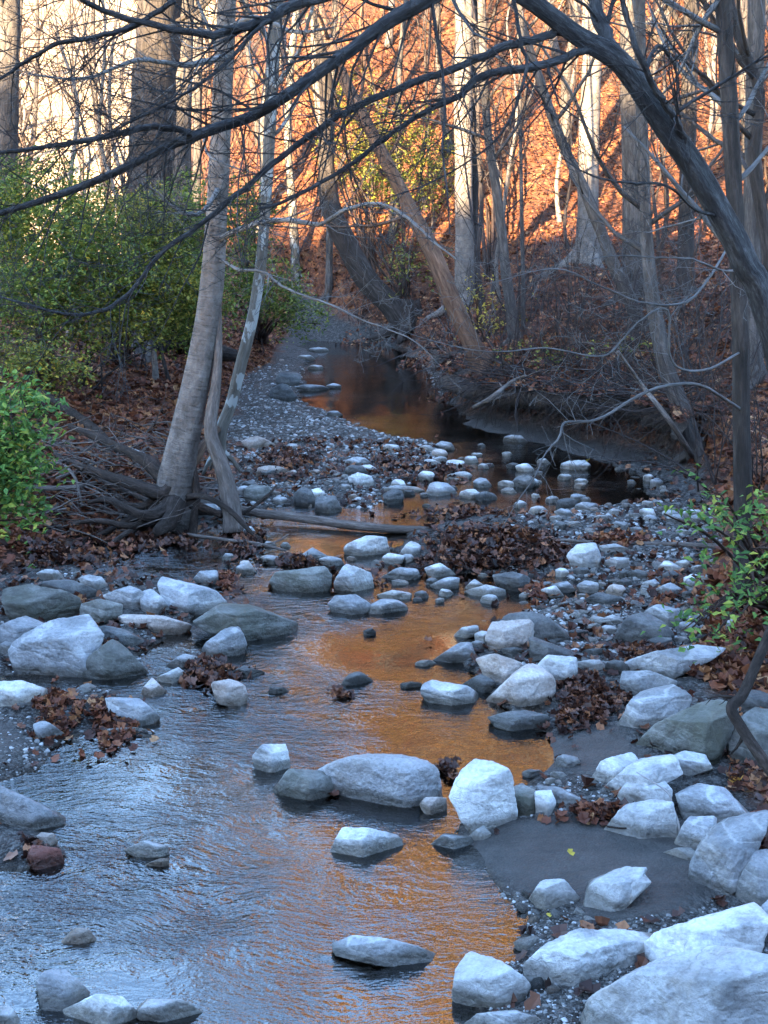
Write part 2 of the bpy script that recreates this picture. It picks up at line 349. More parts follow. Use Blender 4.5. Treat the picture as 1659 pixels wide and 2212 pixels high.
# ------------------------------------------------------------------ terrain
def gp(L): return np.array([G(u, v)[:2] for u, v in L])
WATER = np.vstack([gp([(1010, 2260), (985, 2120), (1110, 2070), (1160, 1990), (1095, 1920), (1030, 1850), (990, 1800), (1000, 1770), (1100, 1710), (1185, 1650), (1180, 1600), (1120, 1540),
    (1050, 1480), (1000, 1420), (1050, 1340), (1120, 1310), (1230, 1300), (1330, 1295), (1300, 1262), (1150, 1240), (900, 1236), (850, 1190), (890, 1150), (960, 1130), (1200, 1110), (1380, 1085),
    (1420, 1055), (1340, 1015), (1285, 992), (1230, 980), (1150, 955), (1010, 925), (990, 890), (960, 870), (940, 840), (920, 800), (880, 765), (840, 745), (720, 735), (640, 722),
    (630, 740), (690, 768), (655, 800), (650, 840), (645, 870), (740, 902), (850, 945), (955, 965), (985, 1000), (940, 1030), (860, 1055), (790, 1100), (700, 1088), (600, 1095), (500, 1125),
    (400, 1138), (300, 1160), (170, 1180), (150, 1212), (260, 1248), (430, 1255), (440, 1300), (330, 1400), (330, 1450), (150, 1452), (0, 1462), (-250, 1480)]), [[-6, 4.5], [-6, -8], [2, -8]]])
BARS = [gp([(30, 1488), (200, 1480), (330, 1530), (325, 1590), (150, 1600), (80, 1650), (0, 1680), (-250, 1700), (-250, 1490)]),
        gp([(910, 1150), (1220, 1150), (1250, 1225), (920, 1228)]),
        gp([(-200, 1690), (60, 1750), (130, 1830), (60, 1880), (-200, 1880)])]
CORR = np.vstack([gp([(1760, 2260), (1700, 2000), (1610, 1850), (1640, 1700), (1600, 1560), (1480, 1480), (1490, 1380), (1480, 1300), (1570, 1250), (1560, 1180), (1520, 1100), (1500, 1030),
    (1440, 1000), (1330, 975), (1200, 945), (1080, 918), (1010, 895), (975, 855), (932, 800), (885, 760), (845, 740), (720, 728), (640, 716),
    (618, 742), (585, 795), (525, 830), (500, 900), (490, 960), (470, 1060), (400, 1110), (300, 1150), (170, 1174), (120, 1212), (20, 1235), (-80, 1300), (-150, 1500), (-350, 1700)]),
    [[-6.5, 4.5], [-6.5, -9], [3.2, -9]]])
MUD = [gp([(1000, 1800), (1100, 1790), (1400, 1790), (1540, 1830), (1580, 1930), (1480, 2010), (1260, 2010), (1220, 1960), (1120, 1935), (1040, 1860)]),
       gp([(1180, 1600), (1330, 1590), (1380, 1650), (1300, 1690), (1180, 1660)]),
       gp([(1000, 900), (1150, 930), (1330, 960), (1340, 1000), (1200, 985), (1010, 930)]),
       gp([(-200, 1590), (20, 1590), (50, 1620), (0, 1660), (-200, 1670)]),
       gp([(-100, 1190), (40, 1190), (90, 1205), (20, 1230), (-100, 1240)])]
def sdist(P, poly):
    D = np.full(len(P), 1e9); ins = np.zeros(len(P), bool); B = np.roll(poly, -1, 0)
    for a, b in zip(poly, B):
        ab = b-a; t = np.clip(((P-a)@ab)/(ab@ab+1e-12), 0, 1); q = P-(a+t[:, None]*ab)
        D = np.minimum(D, (q*q).sum(1))
        if abs(b[1]-a[1]) > 1e-9:
            ins ^= ((a[1] > P[:, 1]) != (b[1] > P[:, 1])) & (P[:, 0] < (b[0]-a[0])*(P[:, 1]-a[1])/(b[1]-a[1])+a[0])
    return np.where(ins, -1, 1)*np.sqrt(D)
CEN = np.array([(-9, -1.0), (4, -1.0), (6, -.3), (9, .3), (11.3, .5), (13, .8), (15, .6), (17, .5), (20, 0), (26, -.5), (34, -2), (60, -6), (200, -6)])
def ground_exact(x, y):
    x = np.asarray(x, float); y = np.asarray(y, float); P = np.stack([x, y], 1)
    near = (y > -10) & (y < 60)
    sw = np.full(len(x), 9.); sc = np.full(len(x), 9.); mud = np.zeros(len(x))
    if near.any():
        Q = P[near]; sw_ = sdist(Q, WATER)
        for b in BARS: sw_ = np.maximum(sw_, -sdist(Q, b))
        jt = n2(Q[:, 0], Q[:, 1], 2.6, 51, 4)*.075*np.clip(Q[:, 1]/9, .6, 1.6)
        sw[near] = sw_+jt; sc[near] = sdist(Q, CORR)+jt*.6
        m = np.zeros(len(Q))
        for b in MUD: m = np.maximum(m, ss(.08, -.05, sdist(Q, b)+jt))
        mud[near] = m
    nb = n2(x, y, 2.2, 3, 4); nf = n2(x, y, .5, 5, 4); nc = n2(x, y, 7.0, 8, 2)
    bed = np.where(sw < 0, -.17*np.clip(-sw/.6, 0, 1)**.8, .065*np.clip(sw/.45, 0, 1)**.8) + (.028*nb+.012*nc)*(1-.75*mud)*np.where(sw < 0, .6, 1)
    right = x > np.interp(y, CEN[:, 0], CEN[:, 1])
    s = np.maximum(sc, 0)
    lb = .42*ss(0, .8, s)+.30*ss(.5, 3.2, s)+.05*np.minimum(s, 12)
    rb_far = .62*ss(0, .35, s)+.06*np.minimum(s, 14)+.20*ss(.3, 2, s)
    rb_near = .42*ss(0, 1.3, s)+.10*np.minimum(s, 10)
    t = ss(7.0, 9.5, y); rb = rb_near*(1-t)+rb_far*t
    bank = np.where(right, rb, lb)+ss(0, .6, s)*(.10*nf+.05*nb)
    z = bed*ss(.25, 0, s)+bank
    foot = 27+12*ss(-2, -9, x)
    dh = np.maximum(y-foot, 0)
    slope = np.where(dh > 0, .78-.46*ss(-2, -12, x), 0)
    hill = slope*(dh-6*(1-np.exp(-dh/6)))+.013*dh*dh*ss(-6, 1, x)*(y < 130)+.013*103**2*ss(-6, 1, x)*(y >= 130)+.09*np.maximum(np.minimum(y, 27)-14, 0)*ss(.6, 3.5, x)*ss(0, 1.5, s)
    hill = 60*(1-np.exp(-hill/60))*(1+.10*n2(x, y, .06, 21, 3))+ss(0, 10, dh)*.5*n2(x, y, .18, 22, 3)
    side = .22*np.maximum(np.abs(x-1)-9-.12*np.maximum(y, 0), 0)*ss(-4, 12, y)
    sg = -(x*math.sin(SUN_AZ)+y*math.cos(SUN_AZ))     # distance along the sun's travel
    ridge_and_blocker = (7.2*ss(-1.5, -9.5, y)*ss(-30, -20, y)+np.maximum(18.7*ss(-12, -44, sg), 0)*(1-.45*ss(-30, -20, y)*ss(-1.5, -9.5, y)))*(1+.05*n2(x, y, .08, 31, 3))  # unseen bank behind the camera, added to cut sky light, plus the shading ridge
    return z+hill+np.minimum(side, 9)+ridge_and_blocker, sc, sw, mud
def ground_fields(x, y):
    # read the terrain grid itself (bilinear), so that things stand exactly on the sheet
    x = np.asarray(x, float); y = np.asarray(y, float)
    i = np.clip(np.searchsorted(ys, y)-1, 0, len(ys)-2); fy = np.clip((y-ys[i])/(ys[i+1]-ys[i]), 0, 1); out = [0, 0, 0, 0]
    for row, wy_ in ((i, 1-fy), (i+1, fy)):
        t = np.clip(x/WID[row], -1, 1); c = (np.sign(t)*np.abs(t)**(1/1.7)+1)/2*299; j = np.clip(c.astype(int), 0, 298)
        a, b = tt[j], tt[j+1]; f = np.clip((t-a)/(b-a), 0, 1)
        for k in range(4): out[k] = out[k]+wy_*(GRID[k][row, j]*(1-f)+GRID[k][row, j+1]*f)
    return out
def H(x, y): return float(ground_fields([x], [y])[0][0])
def hit(u, v, floor=0.0):
    d = ray(u, v); ts = np.geomspace(3, 160, 110)
    for it in range(3):
        p = CAM+d*ts[:, None]; h = np.maximum(ground_fields(p[:, 0], p[:, 1])[0], floor); b = p[:, 2] <= h
        if not b.any(): return p[-1]
        k = int(np.argmax(b))
        if k == 0: return p[0]
        ts = np.linspace(ts[k-1], ts[k], 14)
    return p[k]

ys = np.concatenate([np.linspace(-140, -12, 40)[:-1], np.linspace(-12, 3.4, 30)[:-1], np.linspace(3.4, 14, 250)[:-1], np.linspace(14, 40, 200)[:-1], np.geomspace(40, 260, 90)])
tt = np.linspace(-1, 1, 300); tt = np.sign(tt)*np.abs(tt)**1.7
YY = np.repeat(ys[:, None], 300, 1); WID = 8+np.abs(ys)*.9+55*(ys < -11)+30*ss(20, 60, ys); XX = tt[None, :]*WID[:, None]
gz, gsc, gsw, gmud = ground_exact(XX.ravel(), YY.ravel())
GRID = [a.reshape(YY.shape) for a in (gz, gsc, gsw, gmud)]
ny, nx = YY.shape; ii = np.arange(ny-1)[:, None]*nx; jj = np.arange(nx-1)[None]
quads = np.stack([ii+jj, ii+jj+1, ii+nx+jj+1, ii+nx+jj], 2).reshape(-1, 4)
bedm = ss(.18, -.05, gsc+.12*n2(XX.ravel(), YY.ravel(), 3.0, 41, 3))
tag(link('ground', new_mesh('ground', np.stack([XX.ravel(), YY.ravel(), gz], 1), quads, attrs={'bed': bedm, 'mud': gmud, 'straw_glow': ss(-3.5, -7, XX.ravel()+.05*YY.ravel())*ss(37, 41, YY.ravel())}), MAT['ground']), 'creek bed, leaf covered banks and wooded hillside', None, None, 'structure')
wx = np.linspace(-14, 12, 60); wy = np.linspace(-9, 46, 120)
wX, wY = np.meshgrid(wx, wy); ii = np.arange(119)[:, None]*60; jj = np.arange(59)[None]
tag(link('water', new_mesh('water', np.stack([wX.ravel(), wY.ravel(), 0*wX.ravel()], 1), np.stack([ii+jj, ii+jj+1, ii+60+jj+1, ii+60+jj], 2).reshape(-1, 4)), MAT['water']), 'shallow rippled creek water', None, None, 'structure')

# ------------------------------------------------------------------ rocks
_ico = {}
def ico(n):
    if n not in _ico:
        bm = bmesh.new(); bmesh.ops.create_icosphere(bm, subdivisions=n, radius=1.0)
        _ico[n] = (np.array([v.co[:] for v in bm.verts]), np.array([[v.index for v in f.verts] for f in bm.faces])); bm.free()
    return _ico[n]
def hull(n, pl, ext, p=20, seed=0, rough=.05, chips=0):
    D, F = ico(n); D = D*np.asarray(ext); D = D/np.linalg.norm(D, axis=1)[:, None]
    def rad(D, pl, p):
        acc = 0
        for nrm, d in pl: acc = acc+np.maximum(D@nrm/d, 0)**p
        return np.maximum(acc, 1e-12)**(-1/p)
    if chips:
        rg = np.random.default_rng(seed+3); B = ico(3)[0]*np.asarray(ext); B = B/np.linalg.norm(B, axis=1)[:, None]; B = B*rad(B, pl, p)[:, None]; extra = []
        for k in range(chips):
            n_ = rg.normal(size=3)/np.asarray(ext)**.6; n_ /= np.linalg.norm(n_); extra.append((n_, (B@n_).max()*rg.uniform(.84, .97)))
        pl = list(pl)+extra
    r = rad(D, pl, p); V = D*r[:, None]
    s = float(np.mean(ext)); q = V/s
    nz = fbm(q*1.6, seed, 2)*.7+fbm(q*5.5, seed+5, 4, .68)*.9
    st = np.abs(vnoise(np.stack([q[:, 0]*.7, q[:, 1]*.7, q[:, 2]*5], 1), seed+9))
    V = V+D*(s*rough*(nz-.5*(st < .12)))[:, None]
    return V, F
def rock_px(name, pts, mat, label, seed, tf=.8, cat='rock', sub=5, p=22, group=None, rough=.045, flat=False):
    pts = np.array(pts, float); rng = np.random.default_rng(seed)
    vb = pts[:, 1].max(); uc = .5*(pts[:, 0].min()+pts[:, 0].max())
    c0 = hit(uc, vb); dist = np.linalg.norm(c0-CAM)
    wm = np.ptp(pts[:, 0])*dist/FPX; hm = np.ptp(pts[:, 1])*dist/FPX
    th = tf*min(wm, 2.2*hm)
    dc = c0[1]+th*.40
    hull_c = pts.mean(0)
    C = W(hull_c[0], hull_c[1], dc); V = (C-CAM)/np.linalg.norm(C-CAM)
    R = np.cross(V, [0, 0, 1.]); R /= np.linalg.norm(R); U = np.cross(R, V)
    def loc(u, v):
        d = ray(u, v); t = (C-CAM).dot(V)/d.dot(V); q = CAM+d*t-C; return q.dot(R), q.dot(U)
    L = np.array([loc(*q) for q in pts]); n = len(L); pl = []
    for i in range(n):
        a, b = L[i], L[(i+1) % n]; e = b-a; ln = np.hypot(*e)
        if ln < 1e-5: continue
        nn = np.array([-e[1], e[0]])/ln            # clockwise on screen: outward on the left of travel in (R,U)
        if nn.dot(a) < 0: nn = -nn
        d = max(nn.dot((a+b)/2), .12*min(wm, hm))
        if nn[1] < -.55: d *= 1.5
        N3 = np.array([nn[0], nn[1], rng.uniform(-.10, .22)]); N3 /= np.linalg.norm(N3)
        pl.append((N3, d))
    qa, qb = rng.uniform(-.22, .22)*wm, rng.uniform(.02, .22)*hm; tq = th*.50
    Q = np.array([qa, qb, -tq]); th0 = rng.uniform(-.35, .35)
    for ang, s in ((math.pi/2+th0, rng.uniform(1.1, 1.9)), (math.pi*7/6+rng.uniform(-.4, .4), rng.uniform(.35, .8)), (-math.pi/6+rng.uniform(-.4, .4), rng.uniform(.35, .8))):
        if flat: s *= 1.6
        nn = np.array([math.cos(ang)*s, math.sin(ang)*s, -1.0]); nn /= np.linalg.norm(nn)
        pl.append((nn, max(nn.dot(Q), .14*min(wm, hm))))
    pl.append((np.array([0, 0, 1.0]), th*.55))
    Vv, F = hull(sub, pl, (wm/2, hm/2*1.2, th/2), p, seed, rough, 0 if p < 12 else 7); Vv = Vv*1.07
    Wd = Vv[:, :1]*R+Vv[:, 1:2]*U+Vv[:, 2:]*V+C
    base = np.array([C[0], C[1], c0[2]])
    o = link(name, new_mesh(name, Wd-base, tris=F), MAT[mat], loc=base)
    return tag(o, label, cat, group)
def off(L, ox, oy): return [(x/2+ox, y/2+oy) for x, y in L]
A5, A6, A7, A8 = (0, 1106), (829.5, 1106), (0, 1659), (829.5, 1659)
P_, G_, D_, O_, T_, C_ = 'limestone_pale', 'limestone_grey', 'limestone_dark', 'limestone_olive', 'rock_tan', 'concrete'
BIG = [
 # left bank cluster
 (A5, [(45, 600), (70, 560), (210, 480), (370, 450), (405, 490), (425, 545), (400, 640), (280, 705), (160, 715), (75, 680)], G_, 'largest blocky grey boulder on the left edge of the creek', .75),
 (A5, [(0, 500), (110, 450), (185, 485), (150, 560), (60, 590), (0, 590)], G_, 'pale grey rock behind the largest left boulder, cut by the frame edge', .8),
 (A5, [(380, 640), (490, 558), (535, 585), (650, 712), (560, 722), (400, 715), (350, 690)], O_, 'dark pointed wedge leaning beside the largest left boulder', .7),
 (A5, [(-40, 745), (100, 735), (190, 765), (110, 815), (60, 840), (-40, 830)], P_, 'whitish flat rock below the largest left boulder', .9),
 (A5, [(475, 350), (560, 322), (615, 345), (640, 420), (540, 410)], G_, 'grey slab left of the domed rock and light block', .8),
 (A5, [(600, 350), (650, 328), (700, 370), (728, 420), (690, 440), (615, 430)], G_, 'domed grey rock leaning on the big light angular block', .8),
 (A5, [(680, 330), (710, 288), (920, 340), (965, 385), (950, 420), (880, 435), (770, 420), (695, 375)], G_, 'big light grey angular block with white veins, left of mid stream', .7),
 (A5, [(545, 430), (590, 420), (700, 450), (820, 455), (825, 485), (800, 530), (680, 530), (600, 500)], T_, 'pinkish pale oval rock in front of the veined block', .6),
 (A5, [(905, 440), (960, 405), (1100, 415), (1190, 450), (1275, 480), (1280, 525), (1200, 555), (1050, 535), (950, 490)], O_, 'long dark olive slab sloping into the stream', .6),
 (A5, [(875, 590), (970, 510), (1035, 500), (1060, 570), (1050, 610), (970, 630), (890, 615)], G_, 'grey pyramid shaped rock in front of the long dark slab', .8),
 (A5, [(20, 330), (110, 305), (330, 380), (350, 450), (230, 475), (60, 450)], O_, 'mossy dark rock ledge at the left bank behind the boulders', .7),
 (A5, [(355, 400), (430, 378), (520, 400), (520, 450), (430, 485), (350, 465)], O_, 'rough brown lump at the end of the mossy ledge', .8),
 (A5, [(190, 300), (300, 295), (430, 350), (400, 385), (200, 360)], D_, 'flat dark slab under a clump of leaves near left bank', .8),
 (A5, [(160, 265), (200, 248), (250, 255), (278, 295), (180, 292)], P_, 'left one of two small pale domed rocks near the left bank', .8),
 (A5, [(345, 290), (390, 268), (440, 285), (465, 320), (440, 335), (370, 325)], P_, 'right one of two small pale domed rocks near the left bank', .8),
 (A5, [(612, 785), (655, 715), (725, 785), (640, 795)], T_, 'small triangular rock standing in the dark left pool', .8),
 (A5, [(685, 715), (770, 675), (815, 705), (800, 738), (690, 738)], P_, 'small white flat rock beside the red leaf clump', .8),
 (A5, [(920, 740), (990, 725), (1050, 740), (1062, 790), (1060, 835), (980, 815), (930, 785)], T_, 'pale rock with a dark wet end at the tip of the leaf clump', .8),
 (A5, [(740, 650), (800, 612), (880, 630), (890, 655), (760, 670)], G_, 'small smooth grey rock behind the red leaf clump', .8),
 (A5, [(1000, 690), (1060, 665), (1120, 685), (1080, 715), (1010, 712)], D_, 'low flat dark stone just breaking the rippled water', .9),
 (A5, [(1480, 742), (1510, 700), (1560, 693), (1620, 735), (1500, 750)], D_, 'low dark domed stone alone in the orange reflection', .9),
 (A5, [(1095, 1060), (1140, 1010), (1230, 1005), (1250, 1090), (1210, 1122), (1110, 1115)], P_, 'white chunky rock standing in open water left of the rounded slab', .8),
 (A5, [(1170, 300), (1200, 262), (1390, 240), (1425, 285), (1420, 340), (1200, 345)], O_, 'dark box shaped rock in mid stream', .7),
 (A5, [(1450, 300), (1490, 225), (1600, 265), (1620, 340), (1540, 345), (1450, 325)], P_, 'tall pale angular rock beside the dark box shaped rock', .7),
 (A5, [(1425, 400), (1460, 365), (1540, 360), (1600, 400), (1580, 440), (1440, 430)], G_, 'low knobbly grey rock in front of the tall pale rock', .8),
 (A5, [(820, 310), (870, 260), (935, 255), (945, 300), (900, 315)], G_, 'grey rock with leaves heaped at its right side, upper left stream', .8),
 (A5, [(1485, 150), (1590, 105), (1659, 110), (1680, 170), (1590, 190), (1500, 185)], P_, 'bright white angular rock just below the fallen log', .7),
 (A5, [(440, 500), (540, 510), (645, 565), (560, 580), (440, 555)], D_, 'flat grey slab half sunk behind the pointed wedge', .9),
 (A5, [(460, 810), (600, 810), (655, 860), (620, 915), (550, 920), (480, 880)], G_, 'flat grey slab at the right tip of the left leaf bar', .9),
 (A5, [(145, 910), (200, 905), (275, 955), (240, 990), (170, 970)], G_, 'angular grey rock at the near edge of the left leaf bar', .8),
 (A5, [(450, 940), (540, 930), (640, 935), (635, 965), (470, 968)], P_, 'row of low pale rock fronting the left leaf bar', .8),
 (A5, [(1020, 245), (1070, 205), (1100, 250), (1080, 270), (1030, 268)], P_, 'small pale upright rock right of the leaf heap upstream', .8),
 (A5, [(965, 105), (1000, 75), (1080, 65), (1095, 82), (985, 112)], P_, 'thin pale slab lying on a leaf pile by the leaning tree', .9),
 (A5, [(1290, 195), (1350, 155), (1420, 195), (1400, 215), (1300, 212)], G_, 'low grey rock in the riffle left of the white angular rock', .8),
 # right middle
 (A6, [(450, 540), (475, 480), (625, 470), (645, 490), (635, 580), (600, 595), (460, 580)], T_, 'tan box shaped rock perched before a dark round boulder', .7),
 (A6, [(495, 490), (540, 440), (640, 433), (740, 480), (795, 530), (780, 556), (660, 560), (540, 552)], D_, 'dark round boulder behind the tan box shaped rock', .7),
 (A6, [(640, 540), (750, 580), (880, 635), (700, 655), (640, 645)], D_, 'dark wet slab sloping right from the tan box shaped rock', .8),
 (A6, [(230, 630), (330, 565), (375, 565), (390, 620), (350, 650), (250, 650)], G_, 'grey pointed rock at the left end of the right hand row', .8),
 (A6, [(400, 640), (470, 615), (590, 655), (580, 690), (510, 738), (430, 695)], T_, 'light brown tilted block behind the large smooth boulder', .7),
 (A6, [(168, 790), (175, 718), (240, 730), (390, 770), (400, 815), (330, 835), (190, 828)], P_, 'white streaked rock reflected in the orange pool', .6),
 (A6, [(458, 800), (600, 670), (660, 657), (730, 710), (735, 770), (640, 845), (500, 840)], T_, 'large smooth tan boulder at the right edge of the orange pool', .75),
 (A6, [(670, 660), (710, 620), (830, 630), (830, 700), (800, 745), (740, 715)], P_, 'cracked white rock behind the large smooth tan boulder', .7),
 (A6, [(835, 650), (930, 640), (965, 680), (840, 684)], P_, 'flat white stone right of the cracked white rock', .9),
 (A6, [(1000, 545), (1050, 460), (1110, 435), (1200, 470), (1230, 515), (1120, 558), (1030, 572)], D_, 'smooth dark domed boulder by the glinting small pool', .8),
 (A6, [(1105, 450), (1180, 400), (1270, 425), (1290, 475), (1200, 490)], G_, 'grey flat topped rock behind the smooth dark dome', .8),
 (A6, [(970, 680), (1080, 640), (1340, 575), (1420, 580), (1330, 640), (1200, 692), (1060, 705), (980, 712)], G_, 'long flat grey slab pointing at the right bank', .7),
 (A6, [(1025, 770), (1035, 690), (1150, 690), (1260, 730), (1240, 790), (1100, 800)], G_, 'upper half of the stepped grey slab above the leaf hollow', .6),
 (A6, [(1015, 920), (1095, 790), (1260, 750), (1320, 800), (1315, 850), (1190, 905), (1100, 938)], G_, 'lower half of the stepped grey slab beside the leaf hollow', .6),
 (A6, [(1075, 1020), (1180, 915), (1330, 845), (1450, 815), (1500, 850), (1490, 930), (1450, 1040), (1240, 1085), (1090, 1055)], O_, 'huge olive stained boulder on the right bank', .6),
 (A6, [(1480, 1010), (1530, 900), (1600, 850), (1700, 860), (1700, 1080), (1560, 1095), (1490, 1075)], O_, 'dark mossy boulder behind the bent stick at the right edge', .7),
 (A6, [(1530, 860), (1560, 780), (1620, 768), (1700, 800), (1700, 870), (1600, 880)], D_, 'dark rounded boulder highest on the right edge', .7),
 (A6, [(340, 745), (420, 700), (480, 740), (470, 768), (400, 778)], D_, 'small dark pyramid rock between the streaked and smooth rocks', .8),
 (A6, [(310, 525), (340, 500), (400, 490), (405, 522), (330, 545)], P_, 'two lobed small white stone in the orange reflection', .8),
 (A6, [(505, 592), (560, 585), (620, 600), (615, 628), (520, 618)], D_, 'small dark stone tucked under the tan box shaped rock', .8),
 (A6, [(375, 335), (440, 315), (520, 335), (522, 365), (400, 365)], P_, 'bright white low stone at the head of the orange pool', .8),
 (A6, [(355, 322), (390, 290), (422, 310), (400, 338)], P_, 'small white cobble behind the bright white low stone', .8),
 (A6, [(465, 275), (560, 262), (630, 290), (600, 342), (500, 335)], D_, 'flat dark grey slab below the stick and leaf debris', .8),
 (A6, [(795, 190), (830, 140), (910, 135), (932, 190), (925, 245), (820, 245)], P_, 'squat white rock right of the stick and leaf debris', .7),
 (A6, [(945, 215), (1000, 195), (1055, 200), (1058, 240), (970, 247)], P_, 'pale flat topped rock right of the squat white rock', .8),
 (A6, [(640, 130), (720, 122), (800, 135), (790, 157), (660, 152)], P_, 'thin white slab above the debris pile', .9),
 (A6, [(935, 145), (1000, 138), (1060, 160), (1040, 178), (940, 168)], P_, 'thin white slab under the long straight stick', .9),
 (A6, [(5, 272), (60, 242), (140, 245), (152, 275), (90, 294), (20, 292)], G_, 'oval grey rock just left of the debris pile front', .8),
 (A6, [(180, 245), (240, 222), (315, 265), (250, 282), (190, 268)], P_, 'pale pointed stone at the left foot of the debris pile', .8),
 (A6, [(220, 308), (280, 282), (325, 285), (325, 325), (260, 337)], G_, 'pale speckled rock at the top of the orange pool', .8),
 (A6, [(-5, 352), (40, 338), (115, 350), (118, 370), (20, 378)], P_, 'flat white stone beside the twin rocks in mid stream', .9),
 (A6, [(-60, 405), (-10, 378), (60, 385), (102, 412), (95, 437), (-30, 440)], G_, 'rounded grey rock right of the knobbly rock in mid stream', .8),
 (A6, [(-5, 195), (20, 178), (85, 190), (72, 216), (0, 226)], P_, 'low white rock in front of the bright angular one below the log', .8),
 (A6, [(75, 172), (120, 118), (160, 150), (152, 190), (95, 194)], P_, 'white upright rock right of the bright angular one below the log', .7),
 (A6, [(870, 375), (930, 348), (1010, 370), (965, 406), (880, 402)], D_, 'brownish round stone in the small side pool', .8),
 (A6, [(885, 472), (905, 448), (970, 462), (982, 485), (900, 488)], P_, 'small pale stone in front of the glinting side pool', .8),
 (A6, [(1085, 578), (1180, 540), (1240, 545), (1230, 582), (1110, 592)], D_, 'low dark slab in front of the smooth dark dome', .9),
 (A6, [(490, 885), (600, 858), (710, 885), (690, 930), (590, 945), (520, 922)], D_, 'flat dark wet stone beneath the large smooth tan boulder', 1.0),
 (A6, [(1190, 235), (1215, 208), (1285, 240), (1245, 257)], P_, 'pale wedge stone near the right bank trunk', .8),
 (A6, [(1050, 262), (1100, 248), (1152, 265), (1130, 292), (1060, 284)], D_, 'dark rounded stone right of the pale flat topped rock', .8),
 (A6, [(1195, 325), (1240, 305), (1295, 340), (1272, 372), (1210, 350)], G_, 'grey wedge cobble by the right bank leaf pile', .8),
 (A6, [(1118, 305), (1170, 290), (1197, 320), (1160, 342)], G_, 'grey cobble left of the wedge by the right bank leaf pile', .8),
 (A6, [(690, 332), (740, 320), (772, 355), (730, 372)], P_, 'pale cobble beside the orange leaf mid right', .8),
 (A6, [(735, 315), (790, 300), (817, 330), (780, 350)], G_, 'grey lumpy cobble behind the pale cobble mid right', .8),
 # near left
 (A7, [(-60, 70), (0, 78), (235, 190), (278, 215), (265, 262), (150, 255), (0, 215), (-60, 190)], C_, 'broken concrete slab at the left edge of the water', .8),
 (A7, [(560, 345), (620, 318), (720, 340), (727, 360), (640, 388)], P_, 'small flat white stone alone in the blue rippled water', .9),
 (A7, [(640, 412), (690, 392), (727, 395), (727, 416), (680, 427)], T_, 'tiny tan stone under the small flat white stone', .9),
 (A7, [(280, 738), (330, 692), (380, 700), (408, 735), (370, 757), (300, 757)], T_, 'single tan rounded stone in the lower left water', .8),
 (A7, [(145, 935), (200, 880), (280, 880), (380, 970), (370, 1000), (300, 1035), (180, 1035)], G_, 'white and grey banded rock, leftmost of three at the bottom', .8),
 (A7, [(305, 1032), (430, 980), (510, 990), (590, 1070), (560, 1112), (420, 1120)], P_, 'pale flat angular rock, middle of three at the bottom', .8),
 (A7, [(600, 1045), (690, 955), (780, 1005), (895, 1010), (890, 1088), (790, 1090), (610, 1065)], P_, 'pale block with a raised left peak, rightmost of three at the bottom', .7),
 (A7, [(-40, 1040), (40, 1030), (80, 1080), (70, 1120), (-40, 1130)], P_, 'white rock cut off in the bottom left corner', .8),
 (A7, [(120, 385), (140, 335), (250, 350), (268, 395), (200, 432), (125, 425)], 'rock_red', 'dark red brick like stone under the concrete slab', .8),
 (A7, [(145, 310), (180, 280), (230, 285), (245, 315), (190, 335)], T_, 'small brown stone on top of the red one', .8),
 ((0, 0), [(722, 1835), (745, 1787), (850, 1800), (900, 1835), (880, 1848), (740, 1842)], P_, 'long low white block in the water at the centre', .5),
 ((0, 0), [(748, 2030), (770, 2022), (870, 2033), (948, 2065), (940, 2088), (860, 2078), (770, 2062)], G_, 'narrow grey beam like rock near the bottom centre', .5),
 (A7, [(1205, 70), (1250, 10), (1400, 20), (1485, 85), (1370, 132), (1240, 100)], O_, 'dark angular rock at the left of the rounded concrete like slab', .7),
 ((0, 0), [(712, 1655), (760, 1632), (900, 1637), (940, 1660), (945, 1700), (920, 1738), (830, 1740), (765, 1712)], C_, 'big rounded concrete like slab in the middle of the stream', .7),
 # near right
 (A8, [(300, 120), (340, 20), (400, -35), (470, -20), (530, 10), (585, 90), (575, 180), (592, 262), (540, 282), (350, 215)], P_, 'big upright pale boulder right of the rounded slab', .7),
 (A8, [(540, 95), (600, 70), (672, 110), (660, 195), (580, 205)], O_, 'olive brown rock wedged against the upright pale boulder', .8),
 (A8, [(650, 105), (720, 95), (742, 150), (720, 205), (660, 205)], P_, 'small white rock right of the olive wedged rock', .8),
 (A8, [(685, 80), (760, 85), (872, 145), (820, 168), (740, 145)], G_, 'smooth grey stone lying across the orange puddle', .8),
 (A8, [(155, 158), (180, 130), (265, 130), (270, 185), (180, 198)], T_, 'small cube like pale stone beside the upright boulder', .8),
 (A8, [(220, 318), (260, 285), (380, 300), (392, 322), (240, 348)], G_, 'flat grey stone at the water edge below the upright boulder', .9),
 (A8, [(375, 292), (430, 250), (462, 285), (450, 308), (390, 310)], P_, 'small pale pyramid stone at the foot of the upright boulder', .8),
 (A8, [(905, 35), (940, -20), (1060, -75), (1085, -40), (1010, 60), (915, 55)], P_, 'pale chunk at the left of the stacked white rocks', .8),
 (A8, [(925, 110), (1080, -20), (1250, -45), (1275, 30), (1220, 85), (1050, 110), (960, 155)], P_, 'middle slab of the stacked white rocks', .7),
 (A8, [(975, 170), (1060, 60), (1170, 20), (1230, 90), (1220, 155), (1080, 172)], P_, 'lowest ridged block of the stacked white rocks', .7),
 (A8, [(1200, 5), (1230, -40), (1310, -75), (1385, -55), (1405, -15), (1280, 30)], P_, 'right hand end of the stacked white rocks below the huge boulder', .7),
 (A8, [(985, 245), (1060, 160), (1160, 142), (1240, 160), (1262, 250), (1180, 295), (1010, 268)], P_, 'pale five sided rock at the head of the mud patch', .75),
 (A8, [(1270, 115), (1370, 75), (1460, 90), (1548, 180), (1500, 215), (1420, 235), (1300, 225)], G_, 'upper block of the grey pair at the right bank', .7),
